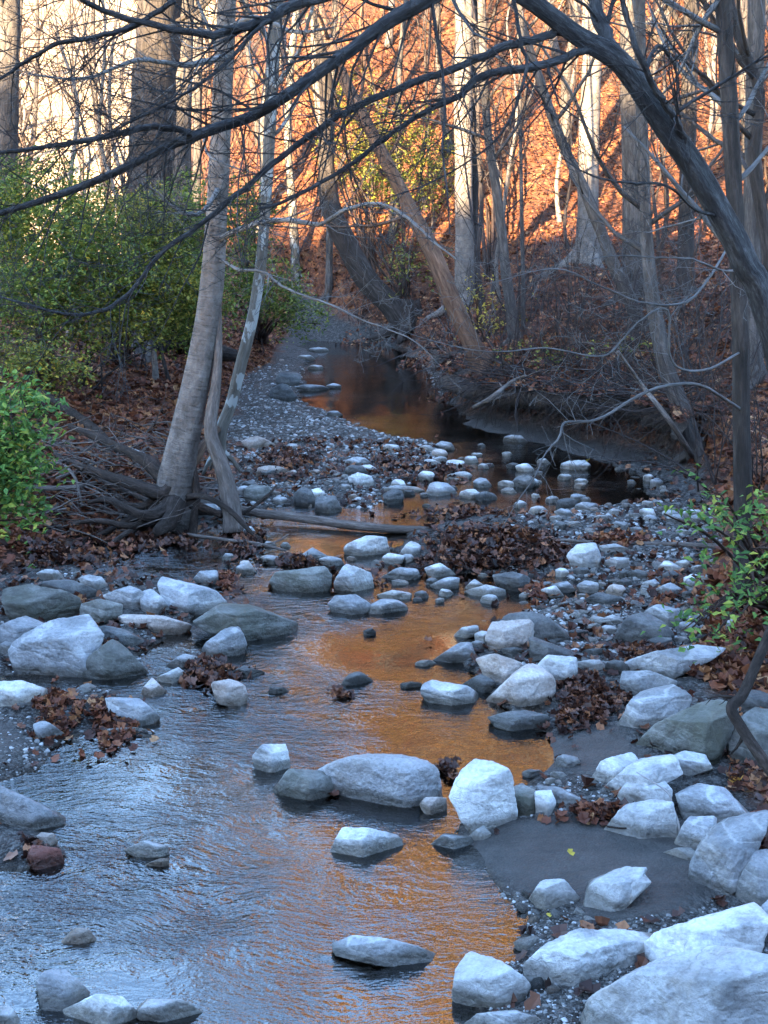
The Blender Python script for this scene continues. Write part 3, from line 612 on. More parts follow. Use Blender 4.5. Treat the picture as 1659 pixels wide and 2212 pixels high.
 (A8, [(1275, 295), (1325, 215), (1440, 210), (1410, 330), (1340, 350)], G_, 'lower block of the grey pair beside the thin bent twig', .8),
 (A8, [(1195, 368), (1280, 345), (1338, 350), (1332, 390), (1230, 388)], P_, 'thin white flake lying on the mud', 1.0),
 (A8, [(1310, 480), (1340, 370), (1440, 240), (1600, 190), (1700, 185), (1700, 330), (1560, 450), (1520, 535), (1380, 545), (1320, 520)], G_, 'large smooth leaning slab at the right edge above the mud', .6),
 (A8, [(1515, 560), (1530, 490), (1600, 370), (1700, 310), (1700, 530), (1580, 590)], G_, 'grey rock in front of the large leaning slab at the right edge', .7),
 (A8, [(645, 535), (690, 490), (770, 487), (815, 535), (770, 598), (680, 585)], P_, 'small jagged white rock on the gravel beside the mud', .9),
 (A8, [(880, 545), (900, 490), (1050, 430), (1128, 435), (1115, 465), (1010, 592), (930, 603)], P_, 'white split rock lying in the middle of the mud patch', .8),
 (A8, [(1010, 600), (1085, 475), (1115, 458), (1145, 490), (1100, 535), (1030, 605)], P_, 'narrow flake broken off the white split rock on the mud', .7),
 (A8, [(645, 835), (700, 780), (820, 710), (1150, 690), (1162, 720), (1030, 870), (930, 905), (680, 915), (650, 885)], P_, 'broad pale rock with a scooped dark front near the bottom', .75),
 (A8, [(1040, 865), (1250, 690), (1580, 595), (1635, 640), (1612, 795), (1400, 830), (1200, 870), (1060, 900)], P_, 'long whitish slab behind the nearest boulder', .7),
 (A8, [(880, 1090), (960, 960), (1170, 850), (1480, 795), (1720, 850), (1720, 1230), (900, 1230)], P_, 'nearest and largest white boulder in the bottom right corner', .8),
 (A8, [(295, 935), (350, 772), (500, 840), (635, 930), (600, 995), (500, 1035), (380, 1010), (300, 965)], P_, 'pale four sided pyramid rock at the water edge near the bottom', .8),
 (A8, [(355, 1110), (440, 1060), (560, 1050), (695, 1090), (700, 1160), (360, 1160)], P_, 'pale rock top cut off by the bottom edge', .8),
 (A8, [(1625, 615), (1659, 560), (1740, 560), (1740, 745), (1640, 730)], G_, 'grey rock at the right edge beside the long whitish slab', .8),
]
HERO = []
for i, (o_, L, m, lab, tf) in enumerate(BIG):
    q = off(L, *o_) if o_ != (0, 0) else L
    wpx = max(a for a, b in q)-min(a for a, b in q)
    nme = 'boulder' if wpx > 110 else 'rock' if wpx > 45 else 'stone'
    cat = nme
    l4 = ' '.join(lab.split()[:5]); rnd_ = 'dome' in l4 or 'round' in l4 or 'smooth' in l4 or 'oval' in l4
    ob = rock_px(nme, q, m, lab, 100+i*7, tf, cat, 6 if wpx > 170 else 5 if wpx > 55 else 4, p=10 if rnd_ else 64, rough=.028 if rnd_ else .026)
    qa = np.array(q); HERO.append((qa[:, 0].min(), qa[:, 0].max(), qa[:, 1].min(), qa[:, 1].max()))
MID = [  # cx, cy, w, h in the picture's right and left upper-middle, tone, label
 (984, 1003, 44, 24, P_, 0), (994, 1028, 56, 18, P_, 0), (870, 1058, 92, 18, P_, 'flat white slab in the riffle above the fallen log'), (1040, 1043, 36, 22, G_, 0), (954, 1058, 64, 30, G_, 'broad grey stone with a leaf on it in the upper riffle'),
 (1014, 1068, 46, 20, P_, 0), (1050, 1073, 44, 22, D_, 0), (1094, 1045, 46, 16, P_, 0), (1250, 1005, 46, 24, P_, 'white stone by the muddy undercut bank'), (1130, 1040, 50, 28, D_, 0),
 (1224, 1088, 46, 24, D_, 'dark stone at the right side of the upper riffle'), (1266, 1095, 54, 22, G_, 'grey flat stone next to the dark one in the upper riffle'), (1124, 1090, 26, 18, P_, 0), (850, 1073, 46, 34, D_, 'brownish round rock by the log in the upper riffle'),
 (950, 993, 30, 14, P_, 0), (845, 968, 40, 17, P_, 0), (920, 968, 30, 13, P_, 0), (1110, 948, 46, 18, G_, 'grey stone in the narrow bend by the muddy bank'),
 (556, 1064, 58, 46, O_, 'greenish pale rock on the gravel right of the leaning tree'), (585, 1018, 62, 24, T_, 'flat brown stone on the leafy gravel bar'), (655, 1075, 46, 44, D_, 'dark upright rock left of the round one by the log'),
 (705, 1088, 58, 38, D_, 'dark brown round rock near the log'), (780, 1038, 56, 32, P_, 0), (790, 1013, 42, 18, P_, 0), (555, 958, 56, 28, T_, 'tan flat rock on the gravel bar behind the leaning tree'),
 (622, 818, 62, 32, D_, 'dark round boulder at the far pool, upper one'), (608, 848, 56, 36, D_, 'dark round boulder at the far pool, lower one'), (668, 838, 72, 14, G_, 'long flat stone at the edge of the far pool'), (720, 834, 30, 12, G_, 0),
 (435, 1106, 86, 34, G_, 'bluish slab at the water under the leaning tree'), (720, 893, 32, 12, G_, 0), (630, 965, 26, 14, G_, 0), (770, 998, 50, 18, G_, 0), (680, 793, 36, 10, P_, 0), (660, 772, 40, 10, P_, 0), (690, 755, 44, 9, G_, 0),
 (1300, 1120, 34, 16, P_, 0), (1240, 1132, 30, 13, P_, 0), (1340, 1135, 40, 18, G_, 0), (1200, 1120, 30, 12, P_, 0), (1180, 1265, 36, 18, G_, 0), (1450, 1245, 40, 22, D_, 0), (1500, 1260, 46, 26, G_, 0),
 (1250, 1370, 50, 22, D_, 0), (1300, 1345, 40, 16, P_, 0), (1400, 1270, 36, 20, G_, 0), (1350, 1240, 30, 16, D_, 0), (1430, 1330, 40, 24, G_, 0), (1290, 1410, 60, 20, D_, 0), (1520, 1340, 60, 30, D_, 0), (1180, 1420, 34, 16, G_, 0),
 (1150, 1672, 46, 22, G_, 0), (1225, 1645, 60, 26, G_, 'grey stone on the small mud bank below the flat wet stone'), (1010, 1405, 20, 9, P_, 0), (920, 1432, 40, 14, P_, 0), (890, 1480, 50, 16, D_, 0), (798, 1365, 26, 16, D_, 0), (600, 1490, 44, 18, D_, 0),
 (530, 1222, 26, 22, T_, 0), (580, 1208, 46, 16, T_, 0), (495, 1203, 28, 16, P_, 0), (1590, 1350, 44, 26, P_, 0), (1330, 1440, 50, 30, D_, 0), (1475, 1220, 36, 18, P_, 0), (1545, 1215, 34, 18, G_, 0), (15, 1400, 34, 30, G_, 0), (20, 1420, 30, 16, G_, 0), (860, 1288, 54, 18, P_, 0)]
_r = np.random.default_rng(321)
for (x0, y0, x1, y1), n in (((1130, 1225, 1540, 1420), 60), ((900, 1235, 1130, 1300), 14), ((1150, 1090, 1540, 1150), 22), ((820, 960, 1180, 1100), 34), ((520, 1160, 900, 1300), 24), ((1010, 1340, 1340, 1480), 16), ((1080, 1640, 1330, 1760), 12), ((20, 1230, 480, 1330), 16), ((520, 1010, 800, 1090), 18), ((1140, 1000, 1420, 1090), 18)):
    for k in range(n):
        cx, cy = _r.uniform(x0, x1), _r.uniform(y0, y1); w = (22+40*_r.random()**1.4)*(.6+.4*(cy-900)/600 if cy < 1500 else 1)
        if any(a-3 < cx < b+3 and c-3 < cy < d+3 for a, b, c, d in HERO): continue
        HERO.append((cx-w*.35, cx+w*.35, cy-w*.18, cy+w*.18)); MID.append((cx, cy, w, w*_r.uniform(.42, .65), [P_, P_, G_, G_, D_, T_, P_][_r.integers(7)], 0))
for i, (cx, cy, w, h, m, lab) in enumerate(MID):
    rng = np.random.default_rng(900+i); k = 7; an = np.sort((np.arange(k)+rng.uniform(-.3, .3, k))*2*math.pi/k)
    q = [(cx+math.cos(a)*w/2*rng.uniform(.88, 1.08), cy-math.sin(a)*h/2*rng.uniform(.85, 1.1)) for a in an]
    zz_ = 'in the upper riffle and gravel bar' if cy < 1110 else 'on the stony right shore' if cx > 1100 else 'in the shallow mid stream'
    lab2 = '%s stone half buried %s' % ({P_: 'whitish', G_: 'grey', D_: 'dark', T_: 'tan', O_: 'greenish'}[m], zz_)
    rock_px('stone', q, m, lab or lab2, 1500+i*3, .9, 'stone', 4, p=50, group=None if lab else lab2.replace('stone half', 'stones half'))
    HERO.append((cx-w/2, cx+w/2, cy-h/2, cy+h/2))

# smaller cobbles on the bars and in the riffles: individuals that share a dozen meshes
rng = np.random.default_rng(5)
protos = []
for i in range(12):
    pl = []
    for a in range(6): pl.append((np.eye(3)[a//2]*(1 if a % 2 else -1), 1.0))
    for a in range(11):
        n = rng.normal(size=3); n /= np.linalg.norm(n); pl.append((n, rng.uniform(.72, 1.05)))
    V, F = hull(3, pl, (1, 1, 1), 44, 50+i, .03, 8); V = V*np.array([1, .78, .6])
    protos.append(new_mesh('cobble', V, tris=F))
def proj(p):
    q = p-CAM; f = q[:, 1]*CP-q[:, 2]*SP; b = q[:, 1]*SP+q[:, 2]*CP
    return 829.5+FPX*q[:, 0]/f, 1106-FPX*b/f
hb = np.array(HERO); cnt = 0; taken = []
ZONES = [((520, 1010, 830, 1060), 34), ((860, 960, 1150, 1110), 16), ((1120, 1090, 1530, 1180), 30), ((1120, 1230, 1540, 1420), 30), ((560, 1180, 900, 1300), 14), ((540, 780, 860, 980), 30), ((20, 1240, 480, 1300), 8), ((1000, 1330, 1350, 1480), 14), ((1060, 1690, 1300, 1790), 10), ((1130, 1900, 1280, 2160), 14), ((20, 1480, 330, 1600), 10), ((1150, 1005, 1500, 1090), 26)]
ZN = ['at the end of the gravel bar by the log', 'in the upper riffle before the muddy bank', 'on the stony shore above the straight stick', 'on the stony shore below the straight stick', 'in mid stream below the log', 'on the gravel bar beside the far pool',
      'by the left bank behind the boulders', 'around the dark round boulder right of the orange pool', 'round the orange puddle at right', 'on the wet gravel left of the mud patch', 'on the left leaf bar', 'in the shallow riffle below the undercut bank']
for zi, ((x0, y0, x1, y1), n) in enumerate(ZONES):
    k = 0; tries = 0
    while k < n and tries < 900:
        tries += 1; u, v = rng.uniform(x0, x1), rng.uniform(y0, y1)
        if ((hb[:, 0]-4 < u) & (u < hb[:, 1]+4) & (hb[:, 2]-4 < v) & (v < hb[:, 3]+4)).any(): continue
        p = G(u, v, .02); z, sc_, sw_, md_ = ground_fields([p[0]], [p[1]])
        if z[0] < -.075 or z[0] > .3 or md_[0] > .5: continue
        r = rng.uniform(.022, .06)*(1.0 if p[1] > 8 else .75)
        if taken and min(np.hypot(p[0]-a, p[1]-b)-c-r for a, b, c in taken) < 0: continue
        taken.append((p[0], p[1], r)); m = [P_, P_, G_, G_, D_, T_][rng.integers(6)]
        o = bpy.data.objects.new('cobble', protos[rng.integers(12)]); COL.objects.link(o)
        if not o.data.materials: o.data.materials.append(MAT[G_])
        o.material_slots[0].link = 'OBJECT'; o.material_slots[0].material = MAT[m]
        o.location = (p[0], p[1], max(z[0], -.03)+r*.02); o.scale = (r, r, r*rng.uniform(.8, 1.2)); o.rotation_euler = (rng.uniform(-.25, .25), rng.uniform(-.25, .25), rng.uniform(0, 6.28))
        lab = '%s cobble lying %s' % ({P_: 'whitish', G_: 'grey', D_: 'dark', T_: 'tan', O_: 'greenish'}[m], ZN[zi])
        tag(o, lab, 'cobble', lab.replace('cobble lying', 'cobbles')); k += 1; cnt += 1
print('cobbles', cnt)

# gravel: uncountable, real little stones
def scatter(n, poly_px, seed, zlo=-.02, zhi=.35, mudmax=.4, corr=True):
    rng = np.random.default_rng(seed); out = []
    x0, y0, x1, y1 = poly_px
    u = rng.uniform(x0, x1, n); v = rng.uniform(y0, y1, n)
    p = np.array([G(a, b, .03) for a, b in zip(u, v)])
    z, sc_, sw_, md_ = ground_fields(p[:, 0], p[:, 1])
    ok = (z > zlo) & (z < zhi) & (md_ < mudmax) & ((sc_ < .1) if corr else True)
    p = p[ok]; p[:, 2] = z[ok]; return p
D0, F0 = ico(1)
def gravel(pts, rlo, rhi, seed):
    rng = np.random.default_rng(seed); n = len(pts)
    r = rlo*(rhi/rlo)**(rng.random(n)**1.8)
    S = r[:, None]*rng.uniform(.65, 1.2, (n, 3))*np.array([1, 1, .6])
    a = rng.uniform(0, 6.28, n); V = D0[None]*(1+.22*rng.normal(size=(n, len(D0), 1)).clip(-1, 1))*S[:, None]
    c, s = np.cos(a)[:, None], np.sin(a)[:, None]
    V = np.stack([V[:, :, 0]*c-V[:, :, 1]*s, V[:, :, 0]*s+V[:, :, 1]*c, V[:, :, 2]], 2)+pts[:, None]+np.array([0, 0, 1])*(r*.08)[:, None, None]
    F = F0[None]+(np.arange(n)*len(D0))[:, None, None]
    return V.reshape(-1, 3), F.reshape(-1, 3), np.repeat(rng.random(n), len(D0))
gp_ = [gravel(scatter(9000, (480, 790, 960, 1010), 1), .008, .034, 1), gravel(scatter(7500, (1100, 1080, 1560, 1450), 2), .008, .03, 2), gravel(scatter(2600, (500, 1000, 1000, 1110), 3), .010, .035, 3),
       gravel(scatter(5200, (1050, 1900, 1700, 2260), 4), .0035, .012, 4), gravel(scatter(2200, (950, 1680, 1450, 1830), 5), .004, .014, 5), gravel(scatter(2600, (0, 1230, 500, 1680), 6), .006, .02, 6), gravel(scatter(200, (-50, 1560, 120, 1690), 8, mudmax=2), .004, .014, 8)]
o = 0; Vs, Fs, Rs = [], [], []
for gi, (V, F, R) in enumerate(gp_): Vs.append(V); Fs.append(F+o); Rs.append(np.clip(R*.8+.22, 0, 1) if gi == 0 else R); o += len(V)
tag(link('gravel', new_mesh('gravel', np.concatenate(Vs), tris=np.concatenate(Fs), smooth=False, attrs={'rnd': np.concatenate(Rs)}), MAT['gravel']), 'loose grey gravel on the creek bars', None, None, 'stuff')

# ------------------------------------------------------------------ leaves as geometry
def leaf_cards(P, size, rng, aspect=.6, tilt=.5, curl=.35, hang=0.0, up=None):
    n = len(P); size = np.broadcast_to(size, (n,))*rng.uniform(.65, 1.25, n)
    yaw = rng.uniform(0, 2*math.pi, n); pt = rng.normal(0, tilt, n)-hang; rl = rng.normal(0, tilt, n)
    f = np.stack([np.cos(yaw)*np.cos(pt), np.sin(yaw)*np.cos(pt), np.sin(pt)], 1)
    s = np.stack([-np.sin(yaw)*np.cos(rl), np.cos(yaw)*np.cos(rl), np.sin(rl)], 1)
    u = np.cross(f, s)
    c = rng.normal(curl, curl*.5, n)
    prof = [(-.5, 0, 0), (-.12, .5, 1), (.5, 0, .4), (-.12, -.5, 1)]
    V = np.stack([P+size[:, None]*(f*a+s*(b*aspect)+u*(c*z*.5)[:, None]) for a, b, z in prof], 1)
    i = np.arange(n)*4
    T = np.concatenate([np.stack([i, i+2, i+1], 1), np.stack([i, i+3, i+2], 1)])
    return V.reshape(-1, 3), T, np.repeat(rng.random(n), 4)
def litter_cards(P, size, rng, tilt=.45):
    # broader curled leaves with toothed outline: seven points
    n = len(P); size = np.broadcast_to(size, (n,))*rng.uniform(.6, 1.3, n)
    yaw = rng.uniform(0, 2*math.pi, n); pt = rng.normal(0, tilt, n); rl = rng.normal(0, tilt, n)
    f = np.stack([np.cos(yaw)*np.cos(pt), np.sin(yaw)*np.cos(pt), np.sin(pt)], 1)
    s = np.stack([-np.sin(yaw)*np.cos(rl), np.cos(yaw)*np.cos(rl), np.sin(rl)], 1)
    u = np.cross(f, s); c = rng.normal(.5, .35, n)
    prof = [(-.1, 0, 0), (-.5, .0, .15), (-.3, .42, .7), (.08, .30, .35), (.22, .48, .9), (.55, 0, .6), (.22, -.48, .9), (.08, -.30, .35), (-.3, -.42, .7)]
    V = np.stack([P+size[:, None]*(f*a+s*b+u*(c*z*.55)[:, None]) for a, b, z in prof], 1)
    i = np.arange(n)*9
    T = np.concatenate([np.stack([i, i+k, i+(k % 8)+1], 1) for k in range(1, 9)])
    return V.reshape(-1, 3), T, np.repeat(rng.random(n), 9)
def leaf_obj(name, parts, mat, parent=None, org=(0, 0, 0), label=None, kind=None):
    o = 0; Vs, Ts, Rs = [], [], []
    for V, T, R in parts: Vs.append(V); Ts.append(T+o); Rs.append(R); o += len(V)
    ob = link(name, new_mesh(name, np.concatenate(Vs)-np.asarray(org), tris=np.concatenate(Ts), smooth=False, attrs={'rnd': np.concatenate(Rs)}), MAT[mat], parent)
    if parent is None: ob.location = org
    return tag(ob, label, None, None, kind)

# ------------------------------------------------------------------ trees
def px_path(L): return np.array([W(u, v, d) for u, v, d in L])
def tree(name, label, path, rad, mat, seed, sides=12, limbs=(), nbr=10, brL=(1.2, 2.6), top=3, crown_mat=None, roots=4, group=None, ext=7.0, lump=.10, kids=(6, 5, 3), lo=.3, flute=0.0, trop=.05):
    """path: world points from base up; limbs: list of (points, r0, r1, twigs); the stem goes on above the frame by ext metres"""
    rng = np.random.default_rng(seed); path = np.asarray(path, float); rad = list(rad)
    if ext > 0:
        d = path[-1]-path[-2]; d /= np.linalg.norm(d); p = path[-1]; more = []
        for k in range(3):
            d = d+rng.normal(size=3)*.06+np.array([0, 0, .12]); d /= np.linalg.norm(d); p = p+d*ext/3; more.append(p); rad.append(rad[-1]*.72)
        path = np.vstack([path, more])
    base = path[0].copy(); root = thing(name, label, 'tree', base, group)
    pts, rr = rpath(path, rad, 5)
    tb = Tubes(); tb.add(pts, rr, sides, lump=lump, seed=seed, flute=flute)
    for k in range(roots):
        a = k*2*math.pi/max(roots, 1)+rng.uniform(-.4, .4); r0 = rr[0]; e = np.array([math.cos(a), math.sin(a), 0])
        q = np.array([base+[0, 0, r0*2.2], base+e*r0*.75+[0, 0, r0*.9], base+e*r0*2.0+[0, 0, -.01], base+e*r0*3.2+[0, 0, -.12]])
        tb.add(smooth_path(q, 3), np.linspace(r0*.75, r0*.22, 10), 7, lump=.15, seed=seed+k)
    link('trunk', tb.mesh('trunk', base), MAT[mat], root)
    for LP, r0, r1, tw in limbs:
        r0, r1 = r0*.88, r1*.85; lb = Tubes(); q = np.asarray(LP, float); p2, r2 = rpath(q, np.linspace(r0, r1, len(q)), 5)
        p2 = p2+rng.normal(size=p2.shape)*np.minimum(r2, .02)[:, None]*.2
        lb.add(p2, r2*(1+.05*rng.normal(size=len(r2))), 8 if r0 > .015 else 5, lump=.10, seed=seed)
        if tw:
            n, Lt, tp = tw; spawn(lb, p2, r2, int(n*2.3), Lt*1.1, 0, tp, rng, trop=trop, kids=(5, 4, 3), lo=.12, frac=(.4, 1.1), rmul=.40)
        link('limb', lb.mesh('limb', base), MAT[crown_mat or mat], root)
    if nbr:
        cb = Tubes()
        for k in range(nbr):
            t = lo+(1-lo)*(k+rng.random())/nbr; i = min(int(t*(len(pts)-1)), len(pts)-2)
            d = pts[i+1]-pts[i]; d /= np.linalg.norm(d); a = rng.uniform(.6, 1.2)
            L = rng.uniform(*brL)*(1.25-.6*t)
            grow(cb, pts[i], d*math.cos(a)+perp(d, rng)*math.sin(a), L, min(rr[i]*.45, .012+L*.012), 1, top, rng, .05, kids, .15)
        link('crown', cb.mesh('crown', base), MAT[crown_mat or mat], root)
    return root
def base_at(u, v, sink=.06):
    p = hit(u, v, -1); p[2] -= sink; return p
def upright(u, v, L, dd=0.0):
    """base where pixel (u,v) meets the ground, then the stem through the listed pixels at about that distance (dd: lean towards or away)"""
    b = base_at(u, v); n = len(L); return np.vstack([[b], [W(a, c, b[1]+dd*(i+1)/n) for i, (a, c) in enumerate(L)]]), b[1]
def rpx(ws, d): return [w*d/FPX/2 for w in ws]

# left: big dark trunks behind the green shrubs
p, d = upright(310, 745, [(312, 620), (325, 420), (335, 200), (345, 0), (350, -150)])
tree('tree', 'thick dark trunk rising behind the green shrubs at left', p, rpx([125, 104, 98, 92, 86, 84], d), 'bark_dark', 11, 22, flute=.05, nbr=12, top=2, lo=.45, lump=.14, ext=8)
p, d = upright(395, 700, [(393, 500), (390, 250), (398, 0), (402, -120)])
tree('tree', 'brown trunk close behind the thick dark one at left', p, rpx([56, 48, 44, 42, 40], d), 'bark_grey', 12, 12, nbr=10, top=2, lo=.4)
p, d = upright(2, 690, [(8, 450), (14, 200), (20, 0), (22, -120)])
tree('tree', 'grey trunk cut by the left edge of the picture', p, rpx([72, 58, 50, 46, 42], d), 'bark_grey', 13, 12, nbr=10, top=2, lo=.4)
p, d = upright(420, 640, [(424, 450), (428, 200), (432, 0)])
tree('tree', 'slim trunk just right of the brown one at left', p, rpx([22, 20, 18, 16], d), 'bark_grey', 14, 8, nbr=10, top=2, lo=.3)

# the leaning tree at the left water edge with its roots and pale limbs
D3 = 11.0
b3 = np.array([*W(372, 1085, D3)[:2], .02])
p3 = np.vstack([[b3], px_path([(385, 1010, 11.0), (408, 900, 11.0), (432, 780, 11.05), (455, 640, 11.1), (466, 500, 11.15), (474, 350, 11.2), (482, 180, 11.2), (490, 0, 11.2), (494, -120, 11.2)])])
lim3 = [(px_path([(478, 520, 11.1), (505, 500, 10.9), (560, 482, 10.7), (620, 474, 10.5), (690, 484, 10.3), (750, 452, 10.1), (820, 440, 10.0), (880, 470, 9.9), (935, 520, 9.8), (985, 560, 9.7)]), .030, .007, (12, .55, 3)),
        (px_path([(470, 560, 11.1), (520, 582, 10.8), (570, 588, 10.6), (600, 612, 10.5), (650, 636, 10.3), (720, 660, 10.2), (780, 690, 10.1), (840, 712, 10.0), (900, 740, 9.9), (950, 790, 9.8)]), .017, .004, (14, .5, 3)),
        (px_path([(470, 410, 11.1), (440, 455, 10.9), (400, 462, 10.7), (365, 440, 10.6), (340, 415, 10.5), (300, 395, 10.3)]), .024, .006, (8, .5, 3)),
        (px_path([(440, 300, 11.0), (450, 335, 10.9), (480, 352, 10.8), (540, 372, 10.6), (600, 386, 10.5), (640, 384, 10.4)]), .012, .004, (8, .4, 3)),
        (px_path([(488, 60, 11.1), (560, 40, 10.6), (640, 70, 10.2), (720, 60, 9.9)]), .03, .008, (9, .6, 3)),
        (px_path([(486, 120, 11.1), (400, 140, 10.8), (300, 130, 10.4), (180, 170, 10.0), (60, 160, 9.8)]), .03, .006, (12, .7, 3))]
t3 = tree('leaning_tree', 'smooth grey leaning tree with bare roots at the left water edge', p3, [.18, .150, .120, .106, .097, .090, .084, .079, .074, .070], 'bark_trunk', 21, 18, lim3, nbr=7, brL=(1.0, 2.2), lo=.55, roots=0, lump=.05, crown_mat='twig_pale')
def child_tube(name, L, r, mat, parent, seed, sides=9, lump=.15):
    q = np.asarray(L, float); p2, r2 = rpath(q, r, 5); tb = Tubes().add(p2, r2, sides, lump=lump, seed=seed)
    o = np.array(parent.location) if parent else q[0]
    ob = link(name, tb.mesh(name, o), MAT[mat], parent)
    if not parent: ob.location = q[0]
    return ob
child_tube('stem', np.vstack([px_path([(505, 1150, 10.75), (498, 1085, 10.8), (480, 1010, 10.85), (458, 950, 10.9), (456, 900, 10.95), (466, 830, 11.0), (472, 740, 11.05), (474, 640, 11.1)])]), [.085, .072, .062, .058, .055, .045, .03, .012], 'deadwood', t3, 31)
for k, (L, r) in enumerate([
    ([(385, 1040, 10.95), (350, 1065, 10.9), (300, 1050, 10.9), (240, 1030, 11.0), (180, 1010, 11.2), (120, 985, 11.5)], [.10, .09, .07, .06, .05, .04]),
    ([(375, 1075, 10.9), (345, 1110, 10.7), (300, 1110, 10.6), (240, 1080, 10.7), (190, 1085, 10.8)], [.12, .10, .06, .04, .02]),
    ([(385, 1085, 10.8), (365, 1130, 10.65), (335, 1150, 10.5)], [.13, .10, .05]),
    ([(400, 1020, 11.0), (425, 990, 11.1), (440, 960, 11.2), (470, 925, 11.4)], [.06, .05, .045, .04]),
    ([(380, 1060, 11.0), (410, 1085, 10.9), (450, 1100, 10.85), (480, 1115, 10.8)], [.07, .05, .04, .03]),
    ([(365, 1050, 11.0), (320, 1000, 11.2), (270, 975, 11.4), (200, 940, 11.9), (150, 920, 12.2)], [.08, .07, .06, .05, .03]),
    ([(350, 1100, 10.75), (290, 1135, 10.6), (220, 1125, 10.6), (150, 1130, 10.7)], [.06, .04, .03, .015]),
    ([(420, 1010, 11.0), (424, 1070, 10.9), (418, 1140, 10.8), (414, 1165, 10.75)], [.03, .05, .055, .06])]):
    child_tube('root', px_path(L), np.array(r)*.72, 'bark_brown' if k == 3 else 'root_dark', t3, 40+k, lump=.45)
rng = np.random.default_rng(45)
for k in range(8):
    a = rng.uniform(2.4, 4.6) if k < 6 else rng.uniform(-1.2, .6); e = np.array([math.cos(a), math.sin(a)*.6, 0]); s0 = b3+np.array([0, -.03, rng.uniform(.05, .35)])+e*.1; q = [s0]
    for j in range(5):
        e = e+rng.normal(size=3)*[.35, .35, .3]; e /= np.linalg.norm(e); q.append(q[-1]+e*rng.uniform(.14, .28)+[0, 0, -.03])
    for p_ in q: p_[2] = max(p_[2], H(p_[0], p_[1])+.01)
    child_tube('root', np.array(q), np.linspace(rng.uniform(.02, .045), .006, 6), 'root_dark', t3, 140+k, lump=.45)
b4 = W(478, 930, 11.45)
p4 = np.vstack([[b4-[0.02, 0, .25]], px_path([(478, 930, 11.45), (500, 870, 11.5), (520, 790, 11.5), (545, 690, 11.5), (562, 580, 11.5), (572, 470, 11.5), (582, 300, 11.5), (590, 130, 11.5), (598, 0, 11.5), (602, -120, 11.5)])])
tree('sycamore_tree', 'slender mottled white sapling right of the leaning tree', p4, [.055, .055, .052, .050, .048, .047, .046, .050, .055, .054, .05], 'bark_sycamore', 22, 12, [(px_path([(588, 200, 11.5), (640, 120, 11.3), (668, 40, 11.2), (690, -60, 11.1)]), .022, .012, (6, .5, 2))], nbr=8, brL=(.6, 1.4), lo=.5, roots=3, lump=.04, ext=6)

# middle: trees around the far pool
def mid_tree(label, L, ws, mat, seed, d=None, name='tree', **kw):
    (u, v) = L[0]; p, dd = upright(u, v, L[1:])
    kw.setdefault('nbr', 12); kw.setdefault('top', 3); kw.setdefault('lo', .35)
    return tree(name, label, p, rpx(ws, dd), mat, seed, **kw)
mid_tree('dark crooked trunk bending up from the far pool', [(885, 712), (845, 660), (790, 600), (745, 520), (712, 440), (704, 340), (706, 200), (690, 60), (685, -60)], [56, 50, 48, 46, 42, 34, 28, 24, 22], 'bark_dark', 51)
mid_tree('orange brown trunk leaning left over the far pool', [(1048, 812), (1020, 745), (985, 670), (935, 545), (880, 440), (820, 320), (745, 175), (705, 70), (680, -20)], [48, 42, 40, 36, 30, 27, 23, 20, 18], 'bark_brown', 52)
mid_tree('pale straight trunk at the centre lit at the top', [(1003, 668), (1004, 560), (1002, 400), (1000, 200), (1004, 0), (1006, -150)], [50, 40, 38, 37, 36, 34], 'bark_smooth', 53, nbr=16, lo=.45)
mid_tree('dark trunk half hidden right behind the pale central one', [(1022, 640), (1022, 500), (1024, 300), (1026, 100), (1030, -60)], [24, 22, 20, 18, 16], 'bark_dark', 54)
mid_tree('thin dark slightly curved trunk right of the centre', [(1112, 740), (1106, 690), (1092, 580), (1075, 430), (1055, 300), (1046, 170), (1040, 0), (1038, -80)], [30, 25, 22, 20, 18, 17, 16, 15], 'bark_grey', 55)
mid_tree('slim straight sapling beside the thin curved trunk', [(1130, 712), (1130, 600), (1126, 420), (1124, 250), (1120, 60)], [10, 9, 8, 7, 6], 'bark_grey', 56, nbr=10, brL=(.6, 1.4))
mid_tree('long thin trunk leaning left across the sunlit slope', [(1395, 715), (1360, 650), (1325, 570), (1275, 440), (1215, 310), (1175, 200), (1140, 90), (1115, 0), (1100, -60)], [32, 29, 27, 24, 21, 19, 17, 15, 14], 'bark_grey', 57)
mid_tree('broad pale trunk standing in full sun on the slope', [(1268, 575), (1270, 460), (1272, 300), (1278, 150), (1284, 0), (1290, -140)], [60, 46, 43, 41, 39, 37], 'bark_smooth', 58, nbr=16, lo=.45)
mid_tree('dull grey trunk right of the broad sunlit one', [(1370, 650), (1368, 560), (1366, 400), (1362, 200), (1360, 0), (1358, -100)], [56, 47, 44, 42, 40, 38], 'bark_grey', 59, nbr=12)
mid_tree('knotty trunk whose foot kinks right to the muddy bank', [(1505, 985), (1478, 900), (1440, 800), (1418, 700), (1402, 580), (1392, 420), (1385, 220), (1382, 0), (1380, -100)], [44, 38, 36, 33, 29, 26, 24, 22, 20], 'bark_grey', 60, nbr=14)
mid_tree('dark trunk in the middle of the right hand wood', [(1480, 640), (1482, 500), (1486, 300), (1492, 100), (1496, -60)], [42, 36, 34, 32, 30], 'bark_dark', 61)
mid_tree('grey trunk seen low at the far right edge', [(1628, 830), (1626, 740), (1624, 500), (1628, 250), (1634, 0)], [50, 42, 38, 36, 34], 'bark_grey', 62)
D63 = base_at(1604, 1290)[1]
